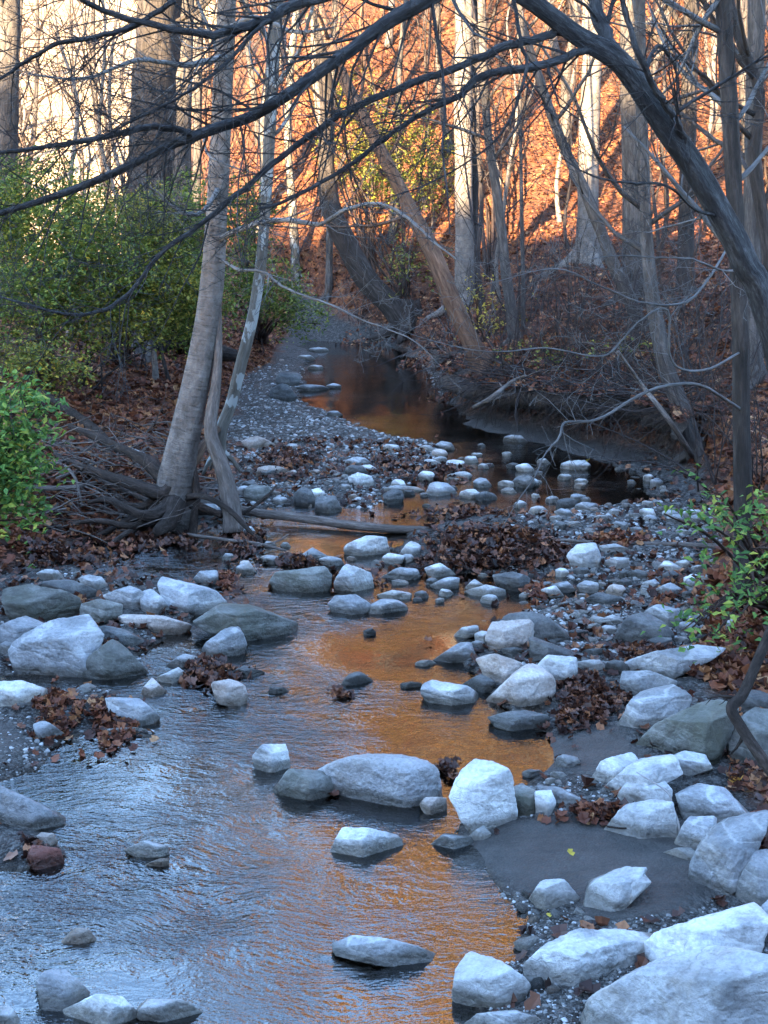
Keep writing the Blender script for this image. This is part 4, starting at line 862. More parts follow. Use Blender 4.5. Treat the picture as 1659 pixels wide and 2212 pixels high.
mid_tree('slim dark trunk near the right bank, standing from frame top to the leaves', [(1604, 1290), (1606, 1150), (1602, 900), (1598, 650), (1586, 400), (1574, 200), (1562, 0), (1558, -100)], [48, 42, 38, 36, 35, 34, 33, 32], 'bark_dark', 63, nbr=12, brL=(.7, 1.6), lo=.3, crown_mat='twig_pale',
    limbs=[(px_path([(1602, 885, D63), (1510, 832, 7.2), (1435, 835, 7.0), (1370, 860, 6.9), (1290, 907, 6.8), (1222, 912, 6.75), (1208, 945, 6.7), (1175, 985, 6.65), (1155, 1030, 6.6), (1120, 1080, 6.55), (1085, 1140, 6.5)]), .012, .0025, (10, .28, 2)),
           (px_path([(1600, 760, D63), (1520, 800, 7.3), (1450, 780, 7.1), (1442, 670, 7.0), (1380, 695, 6.9), (1330, 750, 6.8), (1290, 770, 6.7), (1180, 752, 6.6), (1060, 760, 6.5), (930, 735, 6.4), (830, 700, 6.3)]), .009, .002, (16, .35, 3)),
           (px_path([(1596, 585, D63), (1560, 584, 7.3), (1495, 560, 7.2), (1420, 556, 7.1), (1330, 552, 7.0), (1270, 560, 6.9)]), .009, .003, (9, .3, 3)),
           (px_path([(1592, 500, D63), (1500, 640, 7.2), (1400, 655, 7.0), (1300, 620, 6.9), (1200, 580, 6.8), (1050, 615, 6.7)]), .010, .002, (14, .35, 3))])
mid_tree('crooked dark trunk at the right edge behind the arching tree', [(1690, 980), (1680, 760), (1662, 560), (1640, 430), (1628, 330), (1640, 200), (1600, 90), (1560, -20)], [34, 32, 30, 28, 26, 24, 20, 18], 'bark_dark', 64)
mid_tree('pale thin trunk right of the crooked brown leaner', [(710, 640), (712, 500), (716, 300), (722, 60), (724, -60)], [16, 15, 14, 13, 12], 'bark_grey', 65)
mid_tree('slim trunk between the sycamore sapling and the crooked trunk', [(640, 600), (632, 450), (622, 300), (630, 120), (650, -40)], [20, 18, 16, 14, 13], 'bark_sycamore', 66)

# the arching foreground tree at the right: trunk leans in, arches over the frame and comes down as the long branch at left
bA = np.array([2.55, 6.75, H(2.55, 6.75)-.1])
pA = np.vstack([[bA], px_path([(1668, 720, 6.45), (1610, 570, 6.4), (1555, 460, 6.35), (1490, 350, 6.3), (1430, 270, 6.25), (1370, 180, 6.2), (1325, 125, 6.15), (1240, 75, 6.1), (1140, 0, 6.0), (1060, -42, 5.9), (985, -35, 5.8), (905, 8, 5.7), (830, 52, 5.65), (760, 105, 5.6), (690, 155, 5.55), (620, 205, 5.5), (545, 250, 5.5), (480, 272, 5.45), (425, 292, 5.4), (360, 318, 5.4), (250, 372, 5.35), (130, 420, 5.3), (0, 460, 5.25), (-120, 490, 5.2)])])
rA = [.095, .080, .076, .072, .068, .064, .060, .058, .050, .046, .044, .042, .040, .036, .033, .031, .029, .027, .026, .025, .020, .018, .016, .013, .008]
limA = [(px_path([(425, 292, 5.4), (380, 280, 5.35), (320, 276, 5.3), (200, 300, 5.25), (90, 318, 5.2), (0, 330, 5.15), (-80, 334, 5.1)]), .018, .006, (8, .5, 3)),
        (px_path([(1325, 130, 6.15), (1270, 108, 6.1), (1180, 140, 6.0), (1040, 165, 5.9), (995, 205, 5.85), (920, 240, 5.8), (830, 300, 5.7), (720, 380, 5.6), (600, 440, 5.5), (560, 450, 5.45)]), .024, .006, (14, .6, 3)),
        (px_path([(1215, 68, 6.1), (1150, 85, 6.0), (1090, 103, 5.95), (975, 150, 5.85), (830, 205, 5.7), (750, 240, 5.65), (625, 325, 5.6), (530, 405, 5.5), (425, 490, 5.4), (345, 550, 5.35), (280, 632, 5.3), (215, 672, 5.25), (140, 678, 5.2), (50, 655, 5.15), (-40, 630, 5.1)]), .022, .005, (20, .65, 3)),
        (px_path([(1330, 120, 6.15), (1300, 60, 6.2), (1285, 0, 6.25), (1270, -80, 6.3), (1240, -220, 6.4)]), .042, .025, (3, .8, 3)),
        (px_path([(1105, -22, 5.95), (1115, 30, 5.9), (1125, 90, 5.85), (1138, 140, 5.85), (1122, 205, 5.8), (1095, 270, 5.75), (1040, 330, 5.7), (930, 395, 5.6), (830, 430, 5.55)]), .012, .003, (12, .5, 3)),
        (px_path([(1380, 195, 6.2), (1420, 100, 6.4), (1460, 150, 6.5), (1470, 230, 6.5)]), .016, .004, (6, .4, 3)),
        (px_path([(1480, 340, 6.3), (1465, 270, 6.2), (1420, 200, 6.1), (1380, 120, 6.0), (1350, 20, 6.0), (1330, -60, 6.0)]), .022, .012, (7, .5, 3)),
        (px_path([(1060, -42, 5.9), (900, -90, 5.7), (740, -20, 5.5), (620, 15, 5.4), (590, 35, 5.35), (520, 60, 5.3), (440, 75, 5.25), (320, 50, 5.2), (220, 20, 5.2), (160, -10, 5.1)]), .030, .010, (14, .7, 3)),
        (px_path([(620, 15, 5.4), (560, 60, 5.3), (500, 125, 5.25), (420, 190, 5.2), (300, 255, 5.15), (150, 330, 5.1)]), .012, .004, (10, .6, 3)),
        (px_path([(380, 0, 5.2), (300, 50, 5.2), (225, 75, 5.15), (125, 95, 5.1), (60, 130, 5.1), (0, 170, 5.05), (-60, 200, 5.0)]), .014, .006, (10, .6, 3)),
        (px_path([(1560, 470, 6.35), (1500, 450, 6.2), (1440, 400, 6.0), (1360, 395, 5.9), (1280, 380, 5.8), (1210, 340, 5.8)]), .010, .003, (10, .4, 3)),
        (px_path([(1430, 270, 6.25), (1480, 230, 6.2), (1560, 180, 6.2), (1640, 130, 6.1), (1720, 90, 6.0)]), .012, .005, (10, .5, 3))]
arch = tree('arching_tree', 'dark weathered tree leaning in from the right, its branch sweeping over the frame', pA, np.array(rA)*.82, 'bark_weathered', 71, 20, limA, nbr=0, roots=4, ext=0, lump=.10, flute=.10, crown_mat='bark_weathered')
tbx = Tubes(); rng = np.random.default_rng(9); q, r = rpath(pA, rA, 5)
spawn(tbx, q[55:], r[55:], 46, .85, 0, 3, rng, trop=.0, kids=(6, 5, 3), lo=.0, frac=(.5, 1.2), rmul=.25)
link('twigs', tbx.mesh('twigs', pA[0]), MAT['bark_weathered'], arch)

# background wood on the hillside: a few prototypes, each tree its own object
def proto_tree(seed, Hh, r0, mat, nb, top, lean=.05, twm=None):
    rng = np.random.default_rng(seed); root = thing('hillside_tree', '', 'tree')
    n = 9; pts = np.zeros((n, 3)); pts[:, 2] = np.linspace(-.3, Hh, n); pts[1:, :2] = np.cumsum(rng.normal(0, lean*Hh/n, (n-1, 2)), 0)
    q, r = rpath(pts, r0*np.linspace(1, .16, n)**.9, 3); r[0] *= 1.5; r[1] *= 1.2
    link('trunk', Tubes().add(q, r, 9, lump=.08, seed=seed).mesh('trunk'), MAT[mat], root)
    cb = Tubes()
    for k in range(nb):
        t = .22+.76*(k+rng.random())/nb; i = min(int(t*(len(q)-1)), len(q)-2); a = rng.uniform(.5, 1.1); d = np.array([0, 0, 1.])
        L = Hh*rng.uniform(.14, .30)*(1.3-t)
        grow(cb, q[i], d*math.cos(a)+perp(d, rng)*math.sin(a), L, r[i]*.42, 1, top, rng, .05, (5, 5, 4), .13)
    link('crown', cb.mesh('crown'), MAT[twm or mat], root)
    return root
PR = [proto_tree(200, 13, .17, 'bark_grey', 20, 3, .05, 'twig_grey'), proto_tree(201, 12, .11, 'bark_smooth', 20, 3, .08, 'twig_grey'), proto_tree(202, 14, .19, 'bark_smooth', 22, 3, .04, 'twig_brown'),
      proto_tree(203, 10, .08, 'bark_grey', 18, 3, .12, 'twig_brown'), proto_tree(204, 13, .14, 'bark_brown', 20, 3, .07, 'twig_brown'), proto_tree(205, 11, .10, 'bark_grey', 18, 3, .09, 'twig_grey')]
SP_ = [proto_tree(210, 7, .04, 'twig_grey', 16, 3, .16), proto_tree(211, 5.5, .03, 'twig_brown', 14, 3, .2), proto_tree(212, 8, .05, 'bark_smooth', 16, 3, .14, 'twig_grey')]
def gold(root, Hh, seed, n=2600):
    rng = np.random.default_rng(seed); cb = [c for c in root.children if c.name.startswith('crown')][0]
    v = np.empty(len(cb.data.vertices)*3, np.float32); cb.data.vertices.foreach_get('co', v); v = v.reshape(-1, 3).astype(float); v = v[v[:, 2] > Hh*.38]
    p = v[rng.integers(len(v), size=n)]+rng.normal(size=(n, 3))*.12
    leaf_obj('foliage', [leaf_cards(p, .17, rng, .7, .6, .3, .2)], 'leaf_gold', root)
GO = [proto_tree(220, 13, .15, 'bark_grey', 24, 3, .06, 'twig_brown'), proto_tree(221, 11, .12, 'bark_brown', 22, 3, .08, 'twig_brown')]
for i, g in enumerate(GO): gold(g, [13, 11][i], 230+i, 3400)
used = set()
def place(protos, x, y, label, group, rng, s=1.0):
    i = rng.integers(len(protos)); pr = protos[i]
    o = pr if (id(pr) not in used) else copy_tree(pr)
    if len(protos) == 2: pass
    elif len(protos) > 3: w = ['grey', 'slender pale', 'tall pale', 'thin crooked', 'brown', 'light grey'][i]; label = label.replace('bare', w+' bare'); group = group.replace('bare', w+' bare')
    else: w = ['grey', 'brown', 'pale'][i]; label = label.replace('thin', 'thin '+w); group = group.replace('thin', 'thin '+w)
    used.add(id(pr))
    o.location = (x, y, H(x, y)); o.rotation_euler = (rng.normal(0, .05), rng.normal(0, .05), rng.uniform(0, 6.28)); sc_ = s*rng.uniform(.8, 1.2); o.scale = (sc_, sc_, sc_)
    tag(o, label, 'tree', group); return o
rng = np.random.default_rng(77); spots = []
def free(x, y, m):
    return all((x-a)**2+(y-b)**2 > m*m for a, b in spots)
k = 0
while k < 120:
    y = 30+46*rng.random()**1.2; x = rng.uniform(-.36, .36)*y*1.05
    if not free(x, y, 1.6): continue
    spots.append((x, y)); k += 1
    if x < -3: lab, gr = 'bare tree of the sunlit wood at the upper left', 'bare trees at the upper left'
    elif y > 55: lab, gr = 'bare tree high up on the far sunlit slope', 'bare trees far up the slope'
    else: lab, gr = 'bare tree on the orange leaf covered slope', 'bare trees on the near slope'
    if x < -3 and rng.random() < .3: continue
    place(PR, x, y, lab, gr, rng)
for i in range(70):
    y = rng.uniform(21, 46); x = rng.uniform(-.02, .33)*y if i % 3 else rng.uniform(-.32, -.05)*y
    if ground_fields([x], [y])[1][0] < .6 or not free(x, y, .5): continue
    spots.append((x, y)); place(SP_, x, y, 'thin bare sapling in the undergrowth of the slope', 'thin saplings on the slope', rng)
k = 0; rg2 = np.random.default_rng(78)
while k < 34:
    y = 37+32*rg2.random(); x = rg2.uniform(-.06, .26)*y
    if not free(x, y, 1.1): continue
    spots.append((x, y)); k += 1; place(GO, x, y, 'golden leaved tree high on the sunlit slope', 'golden leaved trees up the slope', rg2)
for i in range(24):
    y = rng.uniform(13, 24); x = (rng.uniform(.06, .30)*y if i % 3 else rng.uniform(-.31, -.12)*y)
    if ground_fields([x], [y])[1][0] < .7: continue
    place(SP_, x, y, 'thin bare sapling standing in the shade of the %s bank' % ('right' if x > 0 else 'left'), 'thin shaded saplings of the %s bank' % ('right' if x > 0 else 'left'), rng, .75)
for pr in PR+SP_:
    if id(pr) not in used: raise SystemExit('unused proto')

# ------------------------------------------------------------------ shrubs with leaves
def shrub(name, label, base, blobs, nleaf, size, mat, seed, stem_mat='twig_brown', nst=9, cat='shrub', group=None, aspect=.55, hang=.2, sparse=.0):
    """blobs: (centre, radii) of leafy masses; stems run from the base into them"""
    rng = np.random.default_rng(seed); base = np.asarray(base, float); root = thing(name, label, cat, base, group)
    tb = Tubes(); tips = []
    for c, rr in blobs:
        c = np.asarray(c, float); rr = np.asarray(rr, float)
        for k in range(nst):
            e = c+rr*rng.normal(size=3)*.55; m = base*.45+e*.55+rng.normal(size=3)*rr*.25+np.array([0, 0, .15])
            q = smooth_path([base+rng.normal(size=3)*[.08, .08, .01], m, e], 5); r = np.linspace(.014, .003, len(q))*(1+np.linalg.norm(e-base)*.15)
            tb.add(q, r, 4)
            spawn(tb, q, r, 6, .55*np.linalg.norm(rr), 0, 2, rng, .03, (4, 3), .2, lo=.35, frac=(.4, .9), rmul=.5)
    Vt = np.concatenate([v for v in tb.V]); link('stems', tb.mesh('stems', base), MAT[stem_mat], root)
    tot = sum(np.prod(np.asarray(r)) for _, r in blobs); parts = []
    for c, rr in blobs:
        c = np.asarray(c, float); rr = np.asarray(rr, float); n = int(nleaf*np.prod(rr)/tot)
        # leaves gather in sprays: short arcs of leaves
        ns = max(1, n//9); d = rng.normal(size=(ns, 3)); d /= np.linalg.norm(d, axis=1)[:, None]
        o = c+d*rr*(rng.random(ns)**.45)[:, None]*(1+.25*fbm(d*2.2, seed, 2))[:, None]
        dr = d*np.array([1, 1, .35])+rng.normal(size=(ns, 3))*.5; dr /= np.linalg.norm(dr, axis=1)[:, None]
        tt_ = rng.random((ns, 9, 1)); Lp = (o[:, None]+dr[:, None]*tt_*size*4.5+np.array([0, 0, -1])*(tt_**2)*size*1.6+rng.normal(size=(ns, 9, 3))*size*.45).reshape(-1, 3)
        parts.append(leaf_cards(Lp, size, rng, aspect, .5, .25, hang))
    leaf_obj('foliage', parts, mat, root, base)
    return root
def blob(u, v, d, ru, rv, rd=None):
    c = W(u, v, d); k = d/FPX; return (c, (ru*k, rd if rd else (ru+rv)/2*k, rv*k))
shrub('shrub', 'wide dark green shrub mass at the far left below the sunlit gap', base_at(70, 780), [blob(60, 470, 14.5, 130, 140), blob(180, 560, 14, 120, 120), blob(60, 640, 13.5, 120, 100)], 20000, .055, 'leaf_green', 301, nst=8)
shrub('shrub', 'tall yellowish green shrub in front of the thick dark trunk', base_at(260, 770), [blob(270, 520, 15, 120, 110), blob(330, 620, 14.5, 110, 100), blob(220, 680, 14, 90, 70)], 15000, .055, 'leaf_yellowgreen', 302, nst=8)
shrub('shrub', 'green shrub just left of the smooth leaning tree', base_at(400, 760), [blob(400, 470, 15.5, 80, 90), blob(400, 640, 15, 80, 110)], 8000, .055, 'leaf_green', 303, nst=8)
shrub('shrub', 'drooping green shrub right of the leaning tree toward the far pool', base_at(560, 735), [blob(560, 610, 18, 100, 60), blob(630, 670, 18.5, 70, 45), blob(520, 470, 18, 60, 90)], 6000, .06, 'leaf_green', 304, nst=7)
shrub('shrub', 'small yellow leaved shrub at the foot of the mossy left bank', base_at(110, 830), [blob(110, 790, 12.5, 80, 40), blob(40, 760, 12.5, 60, 40)], 1500, .05, 'leaf_yellowgreen', 305, nst=6)
shrub('shrub', 'bright green bush hanging in at the left edge over the roots', W(-170, 1100, 8.6)*[1, 1, 0]+[0, 0, H(*W(-170, 1100, 8.6)[:2])], [blob(5, 870, 8.6, 80, 40), blob(0, 980, 8.6, 70, 80), blob(-10, 1070, 8.5, 60, 50)], 3600, .058, 'leaf_bright', 306, nst=8)
shrub('shrub', 'leafy green twigs hanging before the slim trunk at right', base_at(1670, 1300), [blob(1560, 1110, 6.6, 110, 55), blob(1600, 1290, 6.5, 90, 45), blob(1530, 1350, 6.5, 70, 40), blob(1640, 1200, 6.5, 50, 60)], 520, .055, 'leaf_bright', 307, nst=5)
shrub('shrub', 'small yellow leaved sapling beside the thin curved trunk', base_at(1035, 745), [blob(1045, 690, 20, 60, 50), blob(1010, 620, 20, 30, 40), blob(1150, 680, 21, 50, 30)], 420, .06, 'leaf_yellow', 308, nst=4)
shrub('shrub', 'sunlit yellow green understory left of the pale central trunk', base_at(870, 640), [blob(880, 350, 30, 120, 110), blob(800, 260, 31, 70, 70), blob(900, 560, 27, 60, 60)], 5000, .085, 'leaf_yellowgreen', 309, nst=6)
shrub('shrub', 'golden understory shrub behind the pale central trunk', base_at(1060, 600), [blob(1090, 200, 38, 110, 110), blob(1030, 330, 36, 60, 60)], 4000, .09, 'leaf_yellow', 310, nst=6)
shrub('shrub', 'green tinted bush on the slope above the crooked trunk', base_at(800, 600), [blob(760, 330, 33, 60, 110), blob(740, 200, 35, 60, 70)], 2600, .09, 'leaf_yellowgreen', 311, nst=6)
shrub('shrub', 'low mixed green plants on the right bank top', base_at(1200, 780), [blob(1190, 755, 16, 120, 30), blob(1330, 760, 15, 80, 40)], 260, .05, 'leaf_yellowgreen', 312, nst=3)
for i, (u, v, d, ru, rv, lab) in enumerate([(1180, 120, 52, 150, 110, 'orange leaved sapling high on the slope at centre right'), (1440, 180, 46, 120, 130, 'orange leaved young tree glowing behind the right hand trunks'), (930, 120, 50, 110, 100, 'orange leaved young tree high above the far pool'), (1590, 330, 40, 80, 120, 'russet leaved young tree at the right edge of the sunlit slope'), (660, 160, 48, 90, 120, 'orange brown leaved young tree left of the centre')]):
    c = W(u, v, d); shrub('young_tree', lab, (c[0], c[1], H(c[0], c[1])), [blob(u, v, d, ru, rv), blob(u+ru*.5, v+rv, d, ru*.8, rv*.6)], 2600, .11, 'leaf_orange', 320+i, nst=7, cat='young tree')

# bare undergrowth: thin stems in clumps on the right bank and slope
def bare_proto(seed, hgt, n, mat):
    rng = np.random.default_rng(seed); root = thing('bare_shrub', '', 'shrub'); tb = Tubes()
    for k in range(n):
        a = rng.uniform(0, 6.28); t = rng.uniform(.1, .8); grow(tb, rng.normal(size=3)*[.12, .12, 0]-[0, 0, .05], (math.cos(a)*math.sin(t), math.sin(a)*math.sin(t), math.cos(t)), hgt*rng.uniform(.6, 1.2), .006*hgt+.002, 0, 3, rng, -.02, (5, 4, 2), .13)
    link('stems', tb.mesh('stems'), MAT[mat], root); return root
BP = [bare_proto(401, 1.3, 9, 'twig_grey'), bare_proto(402, 1.0, 9, 'twig_brown'), bare_proto(403, 1.7, 8, 'twig_grey')]
rng = np.random.default_rng(88)
BS = [(u, v) for u, v in [(1090, 800), (1180, 830), (1260, 850), (1340, 870), (1430, 880), (1520, 900), (1150, 760), (1240, 780), (1330, 800), (1420, 810), (1520, 830), (1100, 720), (1210, 730), (1300, 740), (1400, 740), (1500, 760), (1590, 960), (1540, 1060), (1640, 1050), (930, 740), (970, 770), (880, 720), (830, 700), (780, 690), (1560, 700), (1640, 720), (1250, 690), (1350, 690), (1450, 690), (1150, 690), (560, 760), (450, 790), (180, 830), (300, 800)]]
for i, (u, v) in enumerate(BS):
    pr = BP[i % 3]; o = pr if i < 3 else copy_tree(pr); p = hit(u, v); o.location = p; o.rotation_euler = (0, 0, rng.uniform(0, 6.28)); k = rng.uniform(.7, 1.2); o.scale = (k, k, k)
    w = ['grey', 'low brown', 'tall grey'][i % 3]; wh = 'on the left bank behind the leaning tree' if u < 600 else 'around the head of the far pool' if u < 1000 else 'on top of the undercut right bank' if v >= 790 and u < 1540 else 'at the right edge above the stony shore' if v > 900 else 'in the shaded undergrowth of the right slope'
    tag(o, '%s bare twiggy bush %s' % (w, wh), 'shrub', '%s bare bushes %s' % (w, wh))

# ------------------------------------------------------------------ undercut right bank: root mat overhang with hanging roots
nb_ = np.array([.45, .89, 0]); rng = np.random.default_rng(12)
E0 = gp([(960, 830), (1010, 895), (1080, 918), (1140, 932), (1200, 945), (1265, 960), (1330, 975), (1390, 988), (1440, 1000), (1500, 1030)])
E = smooth_path(np.column_stack([E0-nb_[:2]*.30, np.full(len(E0), .50)]), 9)
E[:, :2] += np.stack([fbm(E*[1.5, 1.5, 0], 61, 3), fbm(E*[1.5, 1.5, 0]+4, 62, 3)], 1)*.16; E[:, 2] += .10*fbm(E*[.9, .9, 0], 63, 3)
prof = [(.10, -.16), (.0, -.13), (-.05, -.06), (-.03, .0), (.08, .06), (.25, .10), (.5, .12), (.85, .10), (1.3, .02), (1.3, -.3), (.7, -.26), (.35, -.22)]
V = np.array([[e+nb_*a+np.array([0, 0, b]) for a, b in prof] for e in E]); k, m_ = V.shape[:2]; V = V.reshape(-1, 3)
V = V+np.stack([fbm(V*5.1, 3, 4), fbm(V*5.1+9, 4, 4), fbm(V*5.1+5, 5, 4)*.7], 1)*.06
ii = np.arange(k-1)[:, None]*m_; jj = np.arange(m_)[None]; j2 = (jj+1) % m_
N_, ramp_, mix_, M_, done_ = nm('earth')
_n = N_('TexNoise', {'Vector': N_('NewGeometry').outputs['Position'], 'Scale': 14.0, 'Detail': 7.0, 'Roughness': .7}).outputs[0]
done_(N_('BsdfPrincipled', {'Base Color': ramp_(_n, [(.3, (.018, .013, .010)), (.55, (.05, .035, .026)), (.75, (.11, .065, .045))]), 'Roughness': .9, 'Normal': N_('Bump', {'Height': _n, 'Strength': 1.0, 'Distance': .05}).outputs[0]}).outputs[0])
bank = tag(link('root_mat', new_mesh('root_mat', V-E[0], np.stack([ii+jj, ii+m_+jj, ii+m_+j2, ii+j2], 2).reshape(-1, 4)), MAT['earth'], loc=E[0]), 'overhanging earth and root mat on the undercut right bank', 'bank')
tb = Tubes()
for i in range(420):
    e = E[rng.integers(len(E))]+rng.normal(size=3)*[.12, .10, .05]
    if rng.random() < .55:
        grow(tb, e, (rng.normal()*.8-.3, -rng.random()*.7, -.5-rng.random()*.5), rng.uniform(.2, .55), rng.uniform(.003, .008), 1, 2, rng, -.16, (3, 3), .22)
    else:
        e = e+nb_*rng.uniform(0, .9)+[0, 0, .1]
        grow(tb, e, (rng.normal()-.4, -rng.random()*.5, rng.normal()*.35), rng.uniform(.3, .9), rng.uniform(.003, .010), 1, 2, rng, -.05, (4, 3), .18)
link('hanging_roots', tb.mesh('hanging_roots', E[0]), MAT['root_dark'], bank)
tb = Tubes()
for i in range(230):
    e = E[rng.integers(len(E))]+nb_*rng.uniform(-.05, .9)+[0, 0, .12]
    grow(tb, e, (rng.normal()*1.2-.3, rng.normal()*.5-.3, .25+rng.normal()*.4), rng.uniform(.4, 1.4), rng.uniform(.004, .013), 1, 3, rng, -.05, (4, 3, 2), .2)
link('twigs', tb.mesh('twigs', E[0]), MAT['twig_grey'], bank)
q = E[rng.integers(len(E), size=5200)]+nb_*rng.uniform(-.10, 1.3, (5200, 1)); q[:, 2] += .09+.06*rng.random(5200)
lo_ = leaf_obj('leaf_cover', [litter_cards(q, .075, rng, .5)], 'leaf_litter', bank, E[0]); lo_['kind'] = 'stuff'

# ------------------------------------------------------------------ sticks, logs, driftwood
def stick(name, label, L, r0, r1, mat, seed, world=False, cat='branch', group=None, tw=0, twL=.25, lump=.12):
    rng = np.random.default_rng(seed); q = np.asarray(L, float) if world else px_path(L)
    p2, r2 = rpath(q, np.linspace(r0, r1, len(q)), 5); tb = Tubes().add(p2, r2, 8, lump=lump, seed=seed)
    if tw: spawn(tb, p2, r2, tw, twL, 0, 2, rng, 0.0, (3, 2), .15, frac=(.5, 1.1), rmul=.5)
    return tag(link(name, tb.mesh(name, q[0]), MAT[mat], loc=q[0]), label, cat, group)
def gz_(u, v, z): return G(u, v, z)
stick('fallen_log', 'long thin fallen log lying across the creek', [gz_(430, 1082, .12), gz_(540, 1105, .10), gz_(640, 1118, .07), gz_(740, 1132, .05), gz_(840, 1142, .04), gz_(930, 1145, .02)], 0.042, .034, 'deadwood', 501, True, 'log')
stick('branch', 'long straight stick lying in front of the right bank', [gz_(1185, 1165, .08), gz_(1300, 1172, .09), gz_(1450, 1176, .10), gz_(1600, 1182, .15)], .012, .022, 'deadwood', 502, True)
stick('branch', 'thick crooked branch leaning down at the right edge by the boulders', [(1680, 1330, 5.6), (1640, 1420, 5.5), (1605, 1500, 5.4), (1580, 1530, 5.35), (1600, 1570, 5.3), (1640, 1630, 5.2), (1690, 1700, 5.1)], .022, .026, 'root_dark', 503, tw=2)
stick('branch', 'pale forked branch sticking out of the undercut bank', [gz_(1025, 880, .45), gz_(1060, 860, .62), gz_(1105, 825, .75), gz_(1135, 812, .85)], .03, .018, 'deadwood', 504, True, tw=3, twL=.3)
stick('branch', 'slanting tan pole leaning against the right bank trunk', [gz_(1495, 985, .35), gz_(1440, 900, .8), gz_(1385, 830, 1.05), gz_(1335, 760, 1.4)], .028, .016, 'deadwood', 505, True)
stick('twig', 'thin bent twig standing among the white stacked rocks', [(1465, 1825, 5.15), (1468, 1790, 5.15), (1452, 1740, 5.2), (1440, 1710, 5.2), (1375, 1668, 5.3)], .006, .003, 'deadwood_pale', 506, cat='twig')
stick('twig', 'thin twig lying at the head of the mud patch', [gz_(1310, 1785, .09), gz_(1345, 1789, .09), gz_(1385, 1786, .1)], .005, .003, 'root_dark', 507, True, 'twig')
DW = [([(455, 1082), (420, 1070), (360, 1020), (320, 990), (265, 970)], 'pale bleached branch lying slanted over the roots', 'deadwood_pale', .026),
      ([(345, 1015), (285, 1010), (240, 985), (200, 958)], 'grey curved branch among the roots behind the bleached one', 'deadwood', .028),
      ([(60, 1060), (160, 1060), (250, 1040)], 'short grey pole lying level on the root heap', 'deadwood', .025),
      ([(330, 1090), (260, 1060), (200, 1030), (185, 1010)], 'forked grey branch in the middle of the root heap', 'deadwood', .024),
      ([(90, 1005), (140, 1010), (170, 1040), (185, 1100)], 'hooked branch bending down on the left of the root heap', 'deadwood', .018),
      ([(250, 985), (200, 930), (120, 870), (90, 850)], 'thick dark log sloping down the left bank', 'root_dark', .07),
      ([(370, 1155), (310, 1130), (250, 1112)], 'thin white stick poking from the root heap to the water', 'deadwood_pale', .010),
      ([(130, 1040), (230, 1000), (330, 955)], 'thin straight stick crossing the root heap', 'deadwood', .012),
      ([(410, 1160), (480, 1170), (560, 1180), (620, 1195)], 'grey stick lying in the water below the log', 'deadwood', .018),
      ([(560, 1185), (600, 1175), (625, 1160)], 'short twig angled up from the water stick', 'deadwood', .009)]
for i, (L, lab, m, r) in enumerate(DW):
    q = []
    for a, b in L:
        p = hit(a, b); p = p+np.array([0, -.12, .05]); q.append(p)
    stick('driftwood', lab, q, r, r*.6, m, 520+i, True, 'branch', 'driftwood by the leaning tree', tw=3 if i < 8 else 0, twL=.5)
rng = np.random.default_rng(61)
tb = Tubes()
for i in range(280):
    u, v = rng.uniform(70, 470), rng.uniform(930, 1160); p = hit(u, v)
    if ground_fields([p[0]], [p[1]])[1][0] < -.12: continue
    a = rng.uniform(-.6, .6)+(math.pi if rng.random() < .5 else 0)
    grow(tb, p+[0, -.05, rng.uniform(.0, .18)], (math.cos(a), math.sin(a)*.6-.2, rng.normal()*.3), rng.uniform(.25, .8), rng.uniform(.003, .011), 1, 2, rng, -.03, (3, 2), .2)
tag(link('brushwood', tb.mesh('brushwood'), MAT['deadwood']), 'tangle of small dead sticks and rootlets on the left bank', None, None, 'stuff')

# ------------------------------------------------------------------ fallen leaves
rng = np.random.default_rng(70)
n = 95000; y = 4.5+34*rng.random(n)**1.25; x = rng.uniform(-.33, .33, n)*y*1.08
z, sc_, sw_, md_ = ground_fields(x, y); ok = (sc_ > .02+.12*rng.random(n)); x, y, z = x[ok], y[ok], z[ok]
leaf_obj('leaf_litter', [litter_cards(np.stack([x, y, z+.012+.02*rng.random(len(x))], 1), .085, rng, .38)], 'leaf_litter', label='brown and russet fallen leaves covering the banks', kind='stuff')
